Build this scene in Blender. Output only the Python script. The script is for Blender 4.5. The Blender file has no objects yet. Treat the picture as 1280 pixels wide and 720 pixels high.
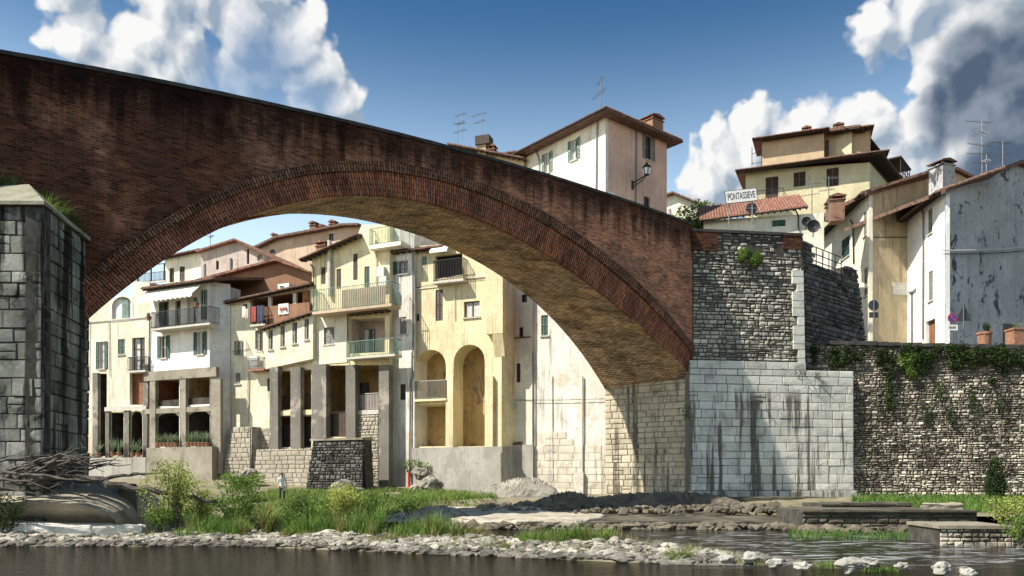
import bpy, bmesh, math, random
from math import sin, cos, pi, atan2, hypot, radians, sqrt
from mathutils import Vector, Matrix, noise
from mathutils.geometry import delaunay_2d_cdt
random.seed(7)
SC = bpy.context.scene
COL = SC.collection
# ------------------------------------------------------------------ camera, sky, sun
CZ = 2.0                       # eye height above the water
cam = bpy.data.objects.new('camera', bpy.data.cameras.new('camera'))
COL.objects.link(cam)
cam.location = (0, 0, CZ); cam.rotation_euler = (pi/2, 0, 0)
cam.data.sensor_width = 36; cam.data.lens = 28.125; cam.data.shift_y = 0.1875
cam.data.clip_start = 0.5; cam.data.clip_end = 5000
SC.camera = cam
SUN_ELEV = radians(50); SUN_TO = (-0.928, -0.372)
SC.view_settings.view_transform = 'Standard'; SC.view_settings.look = 'None'
SC.view_settings.exposure = 0.86; SC.view_settings.gamma = 1.0
sl = bpy.data.lights.new('sun', 'SUN'); sl.energy = 5.0; sl.angle = radians(0.53); sl.color = (1, 0.93, 0.80)
sun = bpy.data.objects.new('sun', sl); COL.objects.link(sun)
sd = Vector((SUN_TO[0]*cos(SUN_ELEV), SUN_TO[1]*cos(SUN_ELEV), sin(SUN_ELEV))).normalized()
sun.rotation_euler = sd.to_track_quat('Z', 'Y').to_euler()
sun.location = (0, 0, 60)

def nd(t, typ, props=None, **ins):
    n = t.nodes.new('ShaderNode'+typ)
    for k, v in (props or {}).items(): setattr(n, k, v)
    for k, v in ins.items():
        k = k.replace('_', ' ')
        s = n.inputs[int(k[1:])] if k[0] == 'i' and k[1:].isdigit() else n.inputs[k]
        if isinstance(v, bpy.types.NodeSocket): t.links.new(v, s)
        else: s.default_value = v
    return n
def rgb(c): return (c[0], c[1], c[2], 1)
def mixc(t, f, a, b, mode='MIX'):
    n = t.nodes.new('ShaderNodeMix'); n.data_type = 'RGBA'; n.blend_type = mode; n.clamp_factor = True
    for s, v in ((n.inputs[0], f), (n.inputs[6], a), (n.inputs[7], b)):
        if isinstance(v, bpy.types.NodeSocket): t.links.new(v, s)
        else: s.default_value = v if not isinstance(v, tuple) or len(v) == 4 else rgb(v)
    return n.outputs[2]
def math_(t, op, a, b=0.5, clamp=False):
    return nd(t, 'Math', dict(operation=op, use_clamp=clamp), i0=a, i1=b).outputs[0]
def mrange(t, v, a, b, c=0.0, d=1.0, smooth=True):
    n = nd(t, 'MapRange', dict(interpolation_type='SMOOTHSTEP' if smooth else 'LINEAR'))
    for i, x in enumerate((v, a, b, c, d)):
        if isinstance(x, bpy.types.NodeSocket): t.links.new(x, n.inputs[i])
        else: n.inputs[i].default_value = x
    return n.outputs[0]
def mapping(t, vec, scale=(1,1,1), loc=(0,0,0), rot=(0,0,0)):
    return nd(t, 'Mapping', None, Vector=vec, Scale=scale, Location=loc, Rotation=rot).outputs[0]
def noise_(t, vec, scale, detail=6, rough=0.6, dist=0.0):
    return nd(t, 'TexNoise', None, Vector=vec, Scale=scale, Detail=detail, Roughness=rough, Distortion=dist).outputs[0]

def make_world():
    w = bpy.data.worlds.new('World'); SC.world = w; w.use_nodes = True
    t = w.node_tree; t.nodes.clear()
    out = nd(t, 'OutputWorld'); bg = nd(t, 'Background', None, Strength=0.094)
    sky = nd(t, 'TexSky'); sky.sky_type = 'NISHITA'; sky.sun_disc = False
    sky.sun_elevation = SUN_ELEV; sky.sun_rotation = atan2(SUN_TO[0], SUN_TO[1])
    sky.air_density = 1.2; sky.dust_density = 1.5; sky.ozone_density = 3.0
    d = nd(t, 'TexCoord').outputs['Generated']
    def blobs(lst, vec):
        m = None
        for px, py, r in lst:
            c = Vector(((px-640)/1000, 1, (600-py)/1000)); L = c.length; c = c/L
            ds = nd(t, 'VectorMath', dict(operation='DISTANCE'), i0=vec, i1=tuple(c)).outputs['Value']
            v = nd(t, 'MapRange', None, i0=ds, i1=0.0, i2=r/1000/L, i3=1.0, i4=0.0).outputs[0]
            m = v if m is None else math_(t, 'MAXIMUM', m, v)
        return m
    puffy = [(80,40,60),(70,-20,70),(130,85,55),(165,60,70),(190,15,75),(255,5,80),(245,70,75),(320,40,80),(310,100,80),(375,55,60),(400,95,62),(430,130,52),(395,145,60),(185,95,60),(330,-20,70),(450,155,34),
             (1105,45,62),(1150,10,85),(1235,10,120),(1310,90,150),(1185,85,80),(1145,110,42),(1250,150,110),
             (1200,175,90),(1130,168,74),(1075,158,64),(1015,165,64),(955,178,62),(905,195,56),(872,215,52),(1000,205,75),(1095,215,85),(930,235,60),(1210,235,90),(1290,230,90)]
    def vor(vec, sc): return nd(t, 'TexVoronoi', dict(feature='F1'), Vector=vec, Scale=sc).outputs['Distance']
    def density(vec):
        n1 = nd(t, 'TexNoise', None, Vector=vec, Scale=6.0, Detail=5.0, Roughness=0.6).outputs[1]
        wob = nd(t, 'VectorMath', dict(operation='SUBTRACT'), i0=n1, i1=(0.5, 0.5, 0.5)).outputs[0]
        dv = nd(t, 'VectorMath', dict(operation='ADD'), i0=vec, i1=nd(t, 'VectorMath', dict(operation='SCALE'), i0=wob, Scale=0.11).outputs[0]).outputs[0]
        v1, v2, v3 = vor(dv, 13.0), vor(dv, 29.0), vor(dv, 62.0)
        bil = math_(t, 'ADD', math_(t, 'ADD', math_(t, 'MULTIPLY', v1, -0.55), math_(t, 'MULTIPLY', v2, -0.30)), math_(t, 'MULTIPLY', v3, -0.18))
        b = blobs(puffy, dv)
        return b, math_(t, 'ADD', math_(t, 'ADD', b, bil), 0.46)
    bl, dens = density(d)
    off = nd(t, 'VectorMath', dict(operation='ADD'), i0=d, i1=(-0.012, -0.004, 0.016)).outputs[0]
    _, dens2 = density(off)
    fb = noise_(t, d, 9.0, 6, 0.6)
    mask = mrange(t, math_(t, 'ADD', dens, math_(t, 'MULTIPLY', math_(t, 'SUBTRACT', fb, 0.5), 0.50)), 0.15, 0.35)
    mask = math_(t, 'MULTIPLY', mask, mrange(t, bl, 0.03, 0.14))
    lit = math_(t, 'MULTIPLY', math_(t, 'SUBTRACT', dens, dens2), 2.2)
    edge = mrange(t, bl, 0.05, 0.75, 0.25, -0.12)
    lit = math_(t, 'ADD', math_(t, 'ADD', lit, edge), 0.52, True)
    def soft(lst, k, a, b, c=0.0, e=1.0): return mrange(t, math_(t, 'ADD', blobs(lst, d), math_(t, 'MULTIPLY', math_(t, 'SUBTRACT', fb, 0.5), k)), a, b, c, e)
    dark = soft([(1235,120,95),(1300,110,150),(1195,140,65),(1275,215,110),(1215,70,60)], 0.5, 0.08, 0.6)
    thin = soft([(335,85,95),(300,120,90),(385,125,60),(345,150,90)], 0.7, 0.15, 0.8, 0.0, 0.72)
    white = mixc(t, lit, (0.34, 0.43, 0.54), (1.0, 1.0, 0.99))
    grey = mixc(t, lit, (0.075, 0.115, 0.18), (0.22, 0.28, 0.37))
    cl = mixc(t, math_(t, 'MULTIPLY', dark, 0.92), white, grey)
    K = 5.6
    cl = mixc(t, 1.0, cl, (K, K, K), 'MULTIPLY')
    # graded, polarised look of the clear sky
    grad = nd(t, 'SeparateXYZ', None, Vector=d).outputs[2]
    tint = mixc(t, mrange(t, grad, 0.25, 0.53), (2.1, 1.85, 1.50), (0.24, 0.47, 0.60))
    sk = mixc(t, 1.0, sky.outputs[0], tint, 'MULTIPLY')
    sk2 = mixc(t, thin, cl, sk)
    fin = mixc(t, mask, sk, sk2)
    t.links.new(fin, bg.inputs[0]); t.links.new(bg.outputs[0], out.inputs[0])
make_world()
SC.world.cycles.sampling_method = 'MANUAL'; SC.world.cycles.sample_map_resolution = 512

# ------------------------------------------------------------------ helpers
def P(px, py, D): return Vector((D*(px-640)/1000, D, CZ + D*(600-py)/1000))
def X(px, D): return D*(px-640)/1000
def Z(py, D): return CZ + D*(600-py)/1000

class MB:
    def __init__(s): s.v=[]; s.f=[]; s.m=[]; s.uv={}; s.tint=[]; s.anytint=False
    def add(s, vs, fs, m=0, tint=None):
        b=len(s.v); s.v += [tuple(x) for x in vs]
        for f in fs:
            s.f.append([b+i for i in f]); s.m.append(m); s.tint.append(1.0 if tint is None else tint)
        if tint is not None: s.anytint=True
        return b
    def box(s, x0,x1,y0,y1,z0,z1, m=0, tint=None):
        if x0>x1: x0,x1=x1,x0
        if y0>y1: y0,y1=y1,y0
        if z0>z1: z0,z1=z1,z0
        s.add([(x0,y0,z0),(x1,y0,z0),(x1,y1,z0),(x0,y1,z0),(x0,y0,z1),(x1,y0,z1),(x1,y1,z1),(x0,y1,z1)],
              [(0,3,2,1),(4,5,6,7),(0,1,5,4),(1,2,6,5),(2,3,7,6),(3,0,4,7)], m, tint)
    def tube(s, pts, r, n=6, m=0, tint=None, cap=True):
        pts=[Vector(p) for p in pts]; k=len(pts)
        rs=r if isinstance(r,(list,tuple)) else [r]*k
        b=len(s.v); fs=[]; vs=[]
        for i,p in enumerate(pts):
            d=(pts[min(i+1,k-1)]-pts[max(i-1,0)])
            d = d.normalized() if d.length>1e-9 else Vector((0,0,1))
            a=d.cross(Vector((0,0,1)) if abs(d.z)<0.9 else Vector((1,0,0))).normalized(); c=d.cross(a)
            for j in range(n):
                an=2*pi*j/n; vs.append(p+(a*cos(an)+c*sin(an))*rs[i])
        for i in range(k-1):
            for j in range(n):
                j2=(j+1)%n; fs.append((i*n+j,i*n+j2,(i+1)*n+j2,(i+1)*n+j))
        if cap: fs += [tuple(range(n))[::-1], tuple((k-1)*n+j for j in range(n))]
        s.add(vs,fs,m,tint)
    def lathe(s, c, prof, n=12, m=0, tint=None):
        vs=[]; fs=[]; k=len(prof)
        for r,z in prof:
            for j in range(n):
                a=2*pi*j/n; vs.append((c[0]+r*cos(a), c[1]+r*sin(a), c[2]+z))
        for i in range(k-1):
            for j in range(n):
                j2=(j+1)%n; fs.append((i*n+j,i*n+j2,(i+1)*n+j2,(i+1)*n+j))
        fs += [tuple(range(n))[::-1], tuple((k-1)*n+j for j in range(n))]
        s.add(vs,fs,m,tint)
    def rock(s, c, rx, ry, rz, seed=0, sub=2, rough=0.35, m=0, tint=None, flat=0.0, rot=0.0):
        bm=bmesh.new(); bmesh.ops.create_icosphere(bm, subdivisions=sub, radius=1)
        o=Vector((seed*3.7, seed*1.3, -seed*2.1)); vs=[]
        for v in bm.verts:
            p=v.co.copy(); k=1+rough*(noise.noise(p*1.1+o)*1.3+0.5*noise.noise(p*2.7+o))
            p=p*k; p.z = max(p.z, -flat) if flat else p.z
            q=Vector((p.x*rx, p.y*ry, p.z*rz)); q=Vector((q.x*cos(rot)-q.y*sin(rot), q.x*sin(rot)+q.y*cos(rot), q.z))
            vs.append(q+Vector(c))
        s.add(vs,[[v.index for v in f.verts] for f in bm.faces],m,tint); bm.free()
    def prism(s, outline, y0, y1, m=0, tint=None):
        """outline in (x,z), extruded along y"""
        n=len(outline); vs=[(x,y0,z) for x,z in outline]+[(x,y1,z) for x,z in outline]
        fs=[tuple(range(n)), tuple(range(2*n-1,n-1,-1))]+[(i,n+i,n+(i+1)%n,(i+1)%n) for i in range(n)]
        s.add(vs,fs,m,tint)
    def panel(s, outline, holes, y=0.0, depth=0.4, reveal=0.25, m=0, back=True):
        """wall sheet in (u,z) with real holes, reveals, outer rim and back"""
        revs=[h[1] if len(h)==2 and isinstance(h[1],float) else reveal for h in holes]; holes=[h[0] if len(h)==2 and isinstance(h[1],float) else h for h in holes]
        loops=[outline]+holes; vs=[]; ed=[]
        for lp in loops:
            b=len(vs); n=len(lp); vs += [Vector((p[0],p[1])) for p in lp]; ed += [(b+i,b+(i+1)%n) for i in range(n)]
        r=delaunay_2d_cdt(vs, ed, [], 0, 1e-6); V,F=r[0],r[2]
        def ins(p, poly):
            c=False; n=len(poly); j=n-1
            for i in range(n):
                a,b=poly[i],poly[j]
                if (a[1]>p[1])!=(b[1]>p[1]) and p[0]<(b[0]-a[0])*(p[1]-a[1])/(b[1]-a[1])+a[0]: c=not c
                j=i
            return c
        keep=[]
        for f in F:
            cx=sum(V[i][0] for i in f)/len(f); cz=sum(V[i][1] for i in f)/len(f)
            if ins((cx,cz),outline) and not any(ins((cx,cz),h) for h in holes): keep.append(tuple(f))
        s.add([(p[0],y,p[1]) for p in V], keep, m)
        def rim(lp,y2):
            n=len(lp); s.add([(p[0],y,p[1]) for p in lp]+[(p[0],y2,p[1]) for p in lp],[(i,(i+1)%n,n+(i+1)%n,n+i) for i in range(n)],m)
        for h,rv in zip(holes,revs): rim(h,y+rv)
        rim(outline,y+depth)
        if back and depth>0.1: s.add([(p[0],y+depth,p[1]) for p in outline],[tuple(range(len(outline)))],m)
    def build(s, name, mats, parent=None, smooth=False):
        me=bpy.data.meshes.new(name)
        off=Vector((0,0,0))
        if parent is not None:
            rr=parent
            while rr.parent: rr=rr.parent
            off=Vector((0,0,rr.location.z)) if rr.get('local') else Vector(rr.location)
        me.from_pydata([(a[0]-off.x,a[1]-off.y,a[2]-off.z) for a in s.v],[],s.f)
        if not isinstance(mats,(list,tuple)): mats=[mats]
        for mt in mats: me.materials.append(mt)
        if len(mats)>1: me.polygons.foreach_set('material_index', s.m)
        if s.anytint:
            at=me.attributes.new('tint','FLOAT','FACE'); at.data.foreach_set('value', s.tint)
        if s.uv:
            ul=me.uv_layers.new(name='UVMap')
            for p in me.polygons:
                for li,vi in zip(p.loop_indices,p.vertices):
                    if vi in s.uv: ul.data[li].uv=s.uv[vi]
        if smooth: me.polygons.foreach_set('use_smooth',[True]*len(me.polygons))
        me.validate(); me.update()
        o=bpy.data.objects.new(name,me); COL.objects.link(o)
        if parent is not None: o.parent=parent
        return o

def tag(o, label=None, cat=None, group=None, kind=None):
    if label: o['label']=label
    if cat: o['category']=cat
    if group: o['group']=group
    if kind: o['kind']=kind
    return o
def thing(name, label, cat, loc=(0,0,0), rz=0.0, group=None, local=False):
    o=bpy.data.objects.new(name,None); COL.objects.link(o); o.empty_display_size=0.3
    o.location=loc; o.rotation_euler=(0,0,rz)
    if local: o['local']=1
    return tag(o,label,cat,group)
def copy_tree(o, parent=None):
    c=o.copy(); COL.objects.link(c); c.parent=parent
    for ch in list(o.children): copy_tree(ch,c)
    return c
class Frame:
    """vertical facade plane through two image columns at given distances; local x along it, local y into the depth"""
    def __init__(s, px0, d0, px1, d1):
        s.set(Vector((X(px0,d0),d0)), Vector((X(px1,d1),d1)))
    @classmethod
    def pts(cls, a, b):
        s=cls.__new__(cls); s.set(Vector(a),Vector(b)); return s
    def set(s, a, b):
        s.a=a; s.L=(b-s.a).length
        s.rz=atan2(b.y-s.a.y,b.x-s.a.x); s.d=Vector((cos(s.rz),sin(s.rz))); s.n=Vector((-s.d.y,s.d.x))
    def uz(s, px, py, y=0.0):
        r=Vector(((px-640)/1000,1.0)); p=s.a+s.n*y; t=p.dot(s.n)/r.dot(s.n)
        return ((r*t-p).dot(s.d), CZ+t*(600-py)/1000)
    def R(s, x0,y0,x1,y1, y=0.0):
        ym=(y0+y1)/2; xm=(x0+x1)/2
        return (s.uz(x0,ym,y)[0], s.uz(x1,ym,y)[0], s.uz(xm,y1,y)[1], s.uz(xm,y0,y)[1])   # u0,u1,z0,z1
    def world(s,u,y,z): p=s.a+s.d*u+s.n*y; return Vector((p.x,p.y,z))
def rect(u0,u1,z0,z1): return [(u0,z0),(u1,z0),(u1,z1),(u0,z1)]
def arch(u0,u1,z0,z1,n=10,rise=None):
    r=(u1-u0)/2; rise=r if rise is None else rise; c=(u0+u1)/2; zs=z1-rise
    return [(u0,z0),(u1,z0)]+[(c+r*cos(pi*i/n),zs+rise*sin(pi*i/n)) for i in range(n+1)]
# ------------------------------------------------------------------ materials
MATS={}
def base_mat(name):
    m=bpy.data.materials.new(name); m.use_nodes=True; t=m.node_tree; t.nodes.clear()
    out=nd(t,'OutputMaterial'); b=nd(t,'BsdfPrincipled'); t.links.new(b.outputs[0],out.inputs[0]); MATS[name]=m
    return m,t,b
def oc(t): return nd(t,'TexCoord').outputs['Object']
def bump(t,b,h,strength=0.4,dist=0.03):
    n=nd(t,'Bump',None,Height=h,Strength=strength,Distance=dist); t.links.new(n.outputs[0],b.inputs['Normal'])
def simple(name,c,rough=0.6,metal=0.0,var=0.25,scale=6.0,spec=0.4):
    m,t,b=base_mat(name); v=oc(t); n=noise_(t,v,scale,5)
    k=mixc(t,mrange(t,n,0.3,0.7),tuple(x*(1-var) for x in c),tuple(min(1,x*(1+var)) for x in c))
    t.links.new(k,b.inputs['Base Color']); b.inputs['Roughness'].default_value=rough; b.inputs['Metallic'].default_value=metal
    b.inputs['Specular IOR Level'].default_value=spec
    return m
def plaster(name,c,seed=0,stain=0.5,patch=0.3,stainc=(0.10,0.085,0.07),patchc=(0.42,0.38,0.33),low=None,lowh=4.0,lowc=(0.22,0.20,0.17),dirtscale=1.0):
    m,t,b=base_mat(name); v=mapping(t,oc(t),loc=(seed*7.3,seed*3.1,seed*5.7))
    big=noise_(t,v,0.35,6,0.6); fine=noise_(t,v,3.5,8,0.7)
    k=mixc(t,mrange(t,big,0.35,0.68),tuple(x*0.80 for x in c),tuple(min(0.86,x*1.06) for x in c))
    k=mixc(t,mrange(t,fine,0.40,0.72,0,0.6),k,tuple(x*0.70 for x in c))
    streak=noise_(t,mapping(t,v,scale=(1.6*dirtscale,1.6*dirtscale,0.16)),1.3,7,0.65)
    k=mixc(t,mrange(t,streak,0.53,0.74,0,min(1,stain*1.35)),k,stainc)
    st2=noise_(t,mapping(t,v,scale=(5.0,5.0,0.30)),1.6,6,0.7)
    k=mixc(t,mrange(t,st2,0.52,0.70,0,min(1,stain*1.0)),k,stainc)
    pt=noise_(t,mapping(t,v,scale=(1,1,0.7)),0.55*dirtscale,9,0.68,0.6)
    k=mixc(t,mrange(t,pt,0.555,0.61,0,min(1,patch*1.25)),k,patchc)
    sp=noise_(t,v,2.4*dirtscale,10,0.75,0.5)
    k=mixc(t,mrange(t,sp,0.57,0.66,0,min(1,patch*1.3)),k,tuple(x*0.7 for x in patchc))
    if low is not None:
        z=nd(t,'SeparateXYZ',None,Vector=oc(t)).outputs[2]
        zz=math_(t,'ADD',z,math_(t,'MULTIPLY',math_(t,'SUBTRACT',pt,0.5),lowh*1.6))
        k=mixc(t,mrange(t,zz,low+lowh,low,0,0.8),k,lowc)
    t.links.new(k,b.inputs['Base Color']); b.inputs['Roughness'].default_value=0.9; b.inputs['Specular IOR Level'].default_value=0.15
    bump(t,b,math_(t,'ADD',fine,math_(t,'MULTIPLY',pt,1.2)),0.5,0.03)
    return m
def stone(name,c,c2=None,seed=0,dark=0.4,darkc=(0.045,0.042,0.038),streaky=0.0,mortar=(0.03,0.028,0.025),scale=1.0,vary=1.0,sfreq=1.7,sth=(0.52,0.66),szmax=None):
    m,t,b=base_mat(name); v=mapping(t,oc(t),loc=(seed*5.1,seed*2.3,seed*8.7))
    at=nd(t,'Attribute',dict(attribute_name='tint')).outputs['Fac']
    c2=c2 or tuple(x*0.6 for x in c)
    big=noise_(t,v,0.45*scale,6,0.65); fine=noise_(t,v,7*scale,8,0.7)
    k=mixc(t,mrange(t,big,0.35,0.65),c,c2)
    k=mixc(t,mrange(t,fine,0.35,0.7,0,0.5),k,tuple(x*0.55 for x in c))
    tv=mrange(t,at,0,2,1-vary,1+vary,False)
    mul=nd(t,'VectorMath',dict(operation='SCALE'),i0=k,Scale=tv).outputs[0]
    blot=noise_(t,v,0.9*scale,9,0.7,0.4)
    mul=mixc(t,mrange(t,blot,0.52,0.66,0,dark),mul,darkc)
    if streaky:
        st=noise_(t,mapping(t,v,scale=(sfreq,sfreq,0.09)),1.15,7,0.62)
        sf=mrange(t,st,sth[0],sth[1],0,streaky)
        if szmax is not None:
            zz=math_(t,'ADD',nd(t,'SeparateXYZ',None,Vector=oc(t)).outputs[2],math_(t,'MULTIPLY',blot,1.6))
            sf=math_(t,'MULTIPLY',sf,mrange(t,zz,szmax+1.3,szmax+.3))
        mul=mixc(t,sf,mul,darkc)
    t.links.new(mul,b.inputs['Base Color']); b.inputs['Roughness'].default_value=0.92; b.inputs['Specular IOR Level'].default_value=0.15
    bump(t,b,math_(t,'ADD',fine,blot),0.7,0.035)
    return m
def brick(name,c1,c2,mort,uv=False,bw=0.30,bh=0.085,soot=None,sootc=(0.012,0.010,0.009),seed=0,scale_noise=1.0,sq=0.012,mott=0.5,bumpd=0.02):
    m,t,b=base_mat(name)
    if uv: v=nd(t,'UVMap',dict(uv_map='UVMap')).outputs[0]
    else:
        s=nd(t,'SeparateXYZ',None,Vector=oc(t)); v=nd(t,'CombineXYZ',None,X=s.outputs[0],Y=s.outputs[2]).outputs[0]
    v0=v
    wob=nd(t,'TexNoise',None,Vector=v,Scale=1.2,Detail=4.0).outputs[1]
    wob=nd(t,'VectorMath',dict(operation='SCALE'),i0=nd(t,'VectorMath',dict(operation='SUBTRACT'),i0=wob,i1=(0.5,0.5,0.5)).outputs[0],Scale=0.10).outputs[0]
    vv=nd(t,'VectorMath',dict(operation='ADD'),i0=v,i1=wob).outputs[0]
    br=nd(t,'TexBrick',dict(offset=0.5),Vector=vv,Color1=rgb(c1),Color2=rgb(c2),Mortar=rgb(mort),Scale=1.0,i4=1.0)
    br.inputs['Mortar Size'].default_value=sq; br.inputs['Brick Width'].default_value=bw; br.inputs['Row Height'].default_value=bh
    br.inputs['Bias'].default_value=0.0; br.inputs['Mortar Smooth'].default_value=0.3
    k=br.outputs[0]
    vs=mapping(t,v0,loc=(seed*4.1,seed*9.7,seed))
    n1=noise_(t,mapping(t,vs,scale=(0.5,1.2,1)),0.9*scale_noise,8,0.7); n2=noise_(t,mapping(t,vs,scale=(1,4,1)),2.2,6,0.75)
    k=mixc(t,mrange(t,n1,0.42,0.66,0,mott),k,(0.30,0.27,0.26),'MULTIPLY')
    k=mixc(t,mrange(t,n2,0.50,0.66,0,0.75),k,(0.28,0.25,0.24),'MULTIPLY')
    n4=noise_(t,vs,0.38,4,0.5,0.8)
    k=mixc(t,mrange(t,n4,0.50,0.54,0,1),k,mixc(t,1.0,k,(1.28,1.20,1.10),'MULTIPLY'))
    n5=noise_(t,mapping(t,vs,loc=(9,3,0)),0.55,5,0.6,0.5)
    k=mixc(t,mrange(t,n5,0.57,0.61,0,.8),k,(0.62,0.60,0.62),'MULTIPLY')
    n3=noise_(t,vs,5.0,5,0.7)
    k=mixc(t,mrange(t,n3,0.58,0.72,0,0.30),k,tuple(min(1,x*1.7+0.02) for x in c2))
    if soot:   # rain-washed soot running down from the coping and darker blotches gathering towards the left
        at=nd(t,'Attribute',dict(attribute_name='under')).outputs['Fac']
        st=noise_(t,mapping(t,vs,scale=(1.5,0.10,1)),1.1,6,0.65); bl=noise_(t,vs,0.28,7,0.65)
        a=math_(t,'ADD',mrange(t,at,0.0,4.4,1.05,0.0,False),math_(t,'MULTIPLY',math_(t,'SUBTRACT',st,0.5),1.25))
        k=mixc(t,mrange(t,a,0.50,1.0,0,0.95),k,(0.15,0.14,0.14),'MULTIPLY')
        a2=math_(t,'ADD',bl,mrange(t,nd(t,'SeparateXYZ',None,Vector=v0).outputs[0],-36,-12,0.16,-0.16,False))
        k=mixc(t,mrange(t,a2,0.36,0.62,0,0.95),k,(0.24,0.21,0.21),'MULTIPLY')
    t.links.new(k,b.inputs['Base Color']); b.inputs['Roughness'].default_value=0.93; b.inputs['Specular IOR Level'].default_value=0.12
    bump(t,b,math_(t,'ADD',math_(t,'MULTIPLY',br.outputs[1],-0.6),math_(t,'ADD',n2,n3)),0.8,bumpd)
    return m
def leafmat(name,c,c2,seed=0):
    m,t,b=base_mat(name)
    at=nd(t,'Attribute',dict(attribute_name='tint')).outputs['Fac']
    n=noise_(t,mapping(t,oc(t),loc=(seed,seed,0)),1.3,4)
    k=mixc(t,mrange(t,math_(t,'ADD',math_(t,'MULTIPLY',at,0.5),math_(t,'SUBTRACT',n,0.5)),0.2,0.8),c,c2)
    t.links.new(k,b.inputs['Base Color']); b.inputs['Roughness'].default_value=0.6; b.inputs['Specular IOR Level'].default_value=0.2
    tr=nd(t,'BsdfTranslucent'); t.links.new(k,tr.inputs[0]); mx=nd(t,'MixShader',None,i0=0.35); t.links.new(b.outputs[0],mx.inputs[1]); t.links.new(tr.outputs[0],mx.inputs[2])
    t.links.new(mx.outputs[0],[n for n in t.nodes if n.type=='OUTPUT_MATERIAL'][0].inputs[0])
    return m
M={}
M['spandrel']=brick('red brick spandrel',(0.20,0.072,0.044),(0.60,0.245,0.145),(0.44,0.30,0.22),soot=True,bw=0.34,bh=0.10,sq=0.018,bumpd=0.05)
M['ring']=brick('arch ring brick',(0.48,0.19,0.105),(0.25,0.10,0.06),(0.05,0.035,0.03),uv=True,bw=0.50,bh=0.125,sq=0.024,mott=0.45,bumpd=0.05,seed=2)
M['ring_outer']=brick('arch header brick',(0.15,0.08,0.055),(0.33,0.165,0.10),(0.03,0.025,0.022),uv=True,bw=0.45,bh=0.13,sq=0.026,mott=0.6,bumpd=0.05,seed=4)
M['soffit']=brick('arch soffit brick',(0.72,0.54,0.37),(0.38,0.265,0.17),(0.18,0.13,0.09),uv=True,bw=0.42,bh=0.13,sq=0.026,seed=3,mott=0.75,scale_noise=1.3,bumpd=0.05)
M['coping']=simple('dark coping stone',(0.045,0.042,0.040),0.9,var=0.5,scale=2)
M['road']=simple('bridge paving',(0.12,0.115,0.11),0.9)
M['pier']=stone('weathered pier stone',(0.34,0.34,0.31),(0.11,0.115,0.10),1,dark=0.95,darkc=(0.014,0.015,0.011),streaky=0.96,vary=0.6,sfreq=1.6,sth=(0.43,0.54))
M['ashlar']=stone('pale ashlar',(0.72,0.70,0.64),(0.54,0.53,0.49),2,dark=0.38,darkc=(0.075,0.065,0.05),streaky=0.88,vary=0.4,sfreq=1.35,sth=(0.48,0.57),szmax=7.4)
M['abutment']=stone('abutment limestone',(0.55,0.49,0.38),(0.40,0.35,0.26),3,dark=0.5,darkc=(0.06,0.052,0.042),streaky=0.85,vary=0.4,sfreq=2.0,sth=(0.50,0.60))
M['rubble']=stone('grey rubble stone',(0.50,0.475,0.41),(0.30,0.28,0.24),4,dark=0.45,darkc=(0.04,0.036,0.03),vary=0.75)
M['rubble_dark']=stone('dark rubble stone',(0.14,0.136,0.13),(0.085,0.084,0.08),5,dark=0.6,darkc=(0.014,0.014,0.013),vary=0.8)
M['rubble_warm']=stone('warm rubble stone',(0.53,0.485,0.41),(0.35,0.31,0.255),6,dark=0.80,darkc=(0.035,0.034,0.022),vary=0.8,streaky=0.62,sfreq=.9,sth=(0.50,0.62))
M['rubble_pale']=stone('pale rubble stone',(0.48,0.43,0.35),(0.36,0.32,0.26),7,dark=0.3,vary=0.4)
M['mortar']=simple('dark mortar',(0.055,0.050,0.043),0.95,var=0.5,scale=3)
M['mortar_pale']=simple('pale mortar',(0.26,0.24,0.20),0.95,var=0.4,scale=2)
M['rock']=stone('bedded rock',(0.36,0.335,0.29),(0.22,0.20,0.17),8,dark=0.7,vary=0.3,scale=2)
M['rock_dark']=stone('damp dark rock',(0.17,0.145,0.11),(0.09,0.078,0.06),9,dark=0.6,vary=0.3,scale=2)
M['gravel']=stone('river pebbles',(0.36,0.335,0.29),(0.21,0.19,0.16),10,dark=0.35,vary=0.75,scale=2)
M['boulder']=stone('pale boulder',(0.40,0.385,0.35),(0.27,0.255,0.23),11,dark=0.45,vary=0.2,scale=2)
M['concrete']=stone('worn concrete',(0.36,0.32,0.25),(0.26,0.23,0.18),12,dark=0.5,darkc=(0.06,0.055,0.04),vary=0.2,scale=1.5)
M['concrete_pale']=stone('pale weathered concrete',(0.44,0.40,0.33),(0.30,0.27,0.21),13,dark=0.6,darkc=(0.09,0.08,0.06),vary=0.2,scale=1.2)
M['block_dark']=stone('dark stone and ledge shade',(0.115,0.105,0.08),(0.062,0.057,0.043),14,dark=0.6,darkc=(0.015,0.015,0.011),vary=0.6)  # dark block stone, deepened to paint the bridge shadow on the right ledge
M['pillar']=plaster('grey rendered pillar',(0.20,0.188,0.168),3,0.7,0.5)
M['cream']=plaster('cream plaster',(0.77,0.71,0.57),1,0.32,0.30,low=3.0,lowh=5,lowc=(0.45,0.36,0.24))
M['white']=plaster('white plaster',(0.80,0.79,0.75),2,0.22,0.12)
M['yellow']=plaster('pale yellow plaster',(0.80,0.735,0.56),3,0.34,0.30)
M['ochre']=plaster('ochre yellow plaster',(0.80,0.695,0.45),4,0.42,0.42,patchc=(0.50,0.42,0.29))
M['cream2']=plaster('butter plaster',(0.81,0.77,0.64),5,0.30,0.25)
M['stained']=plaster('stained white plaster',(0.78,0.75,0.68),6,0.55,0.55,patchc=(0.50,0.44,0.36),low=1.5,lowh=4,lowc=(0.36,0.33,0.28))
M['pinkgrey']=plaster('pinkish grey plaster',(0.50,0.42,0.38),7,0.5,0.5,patchc=(0.30,0.26,0.25))
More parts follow.
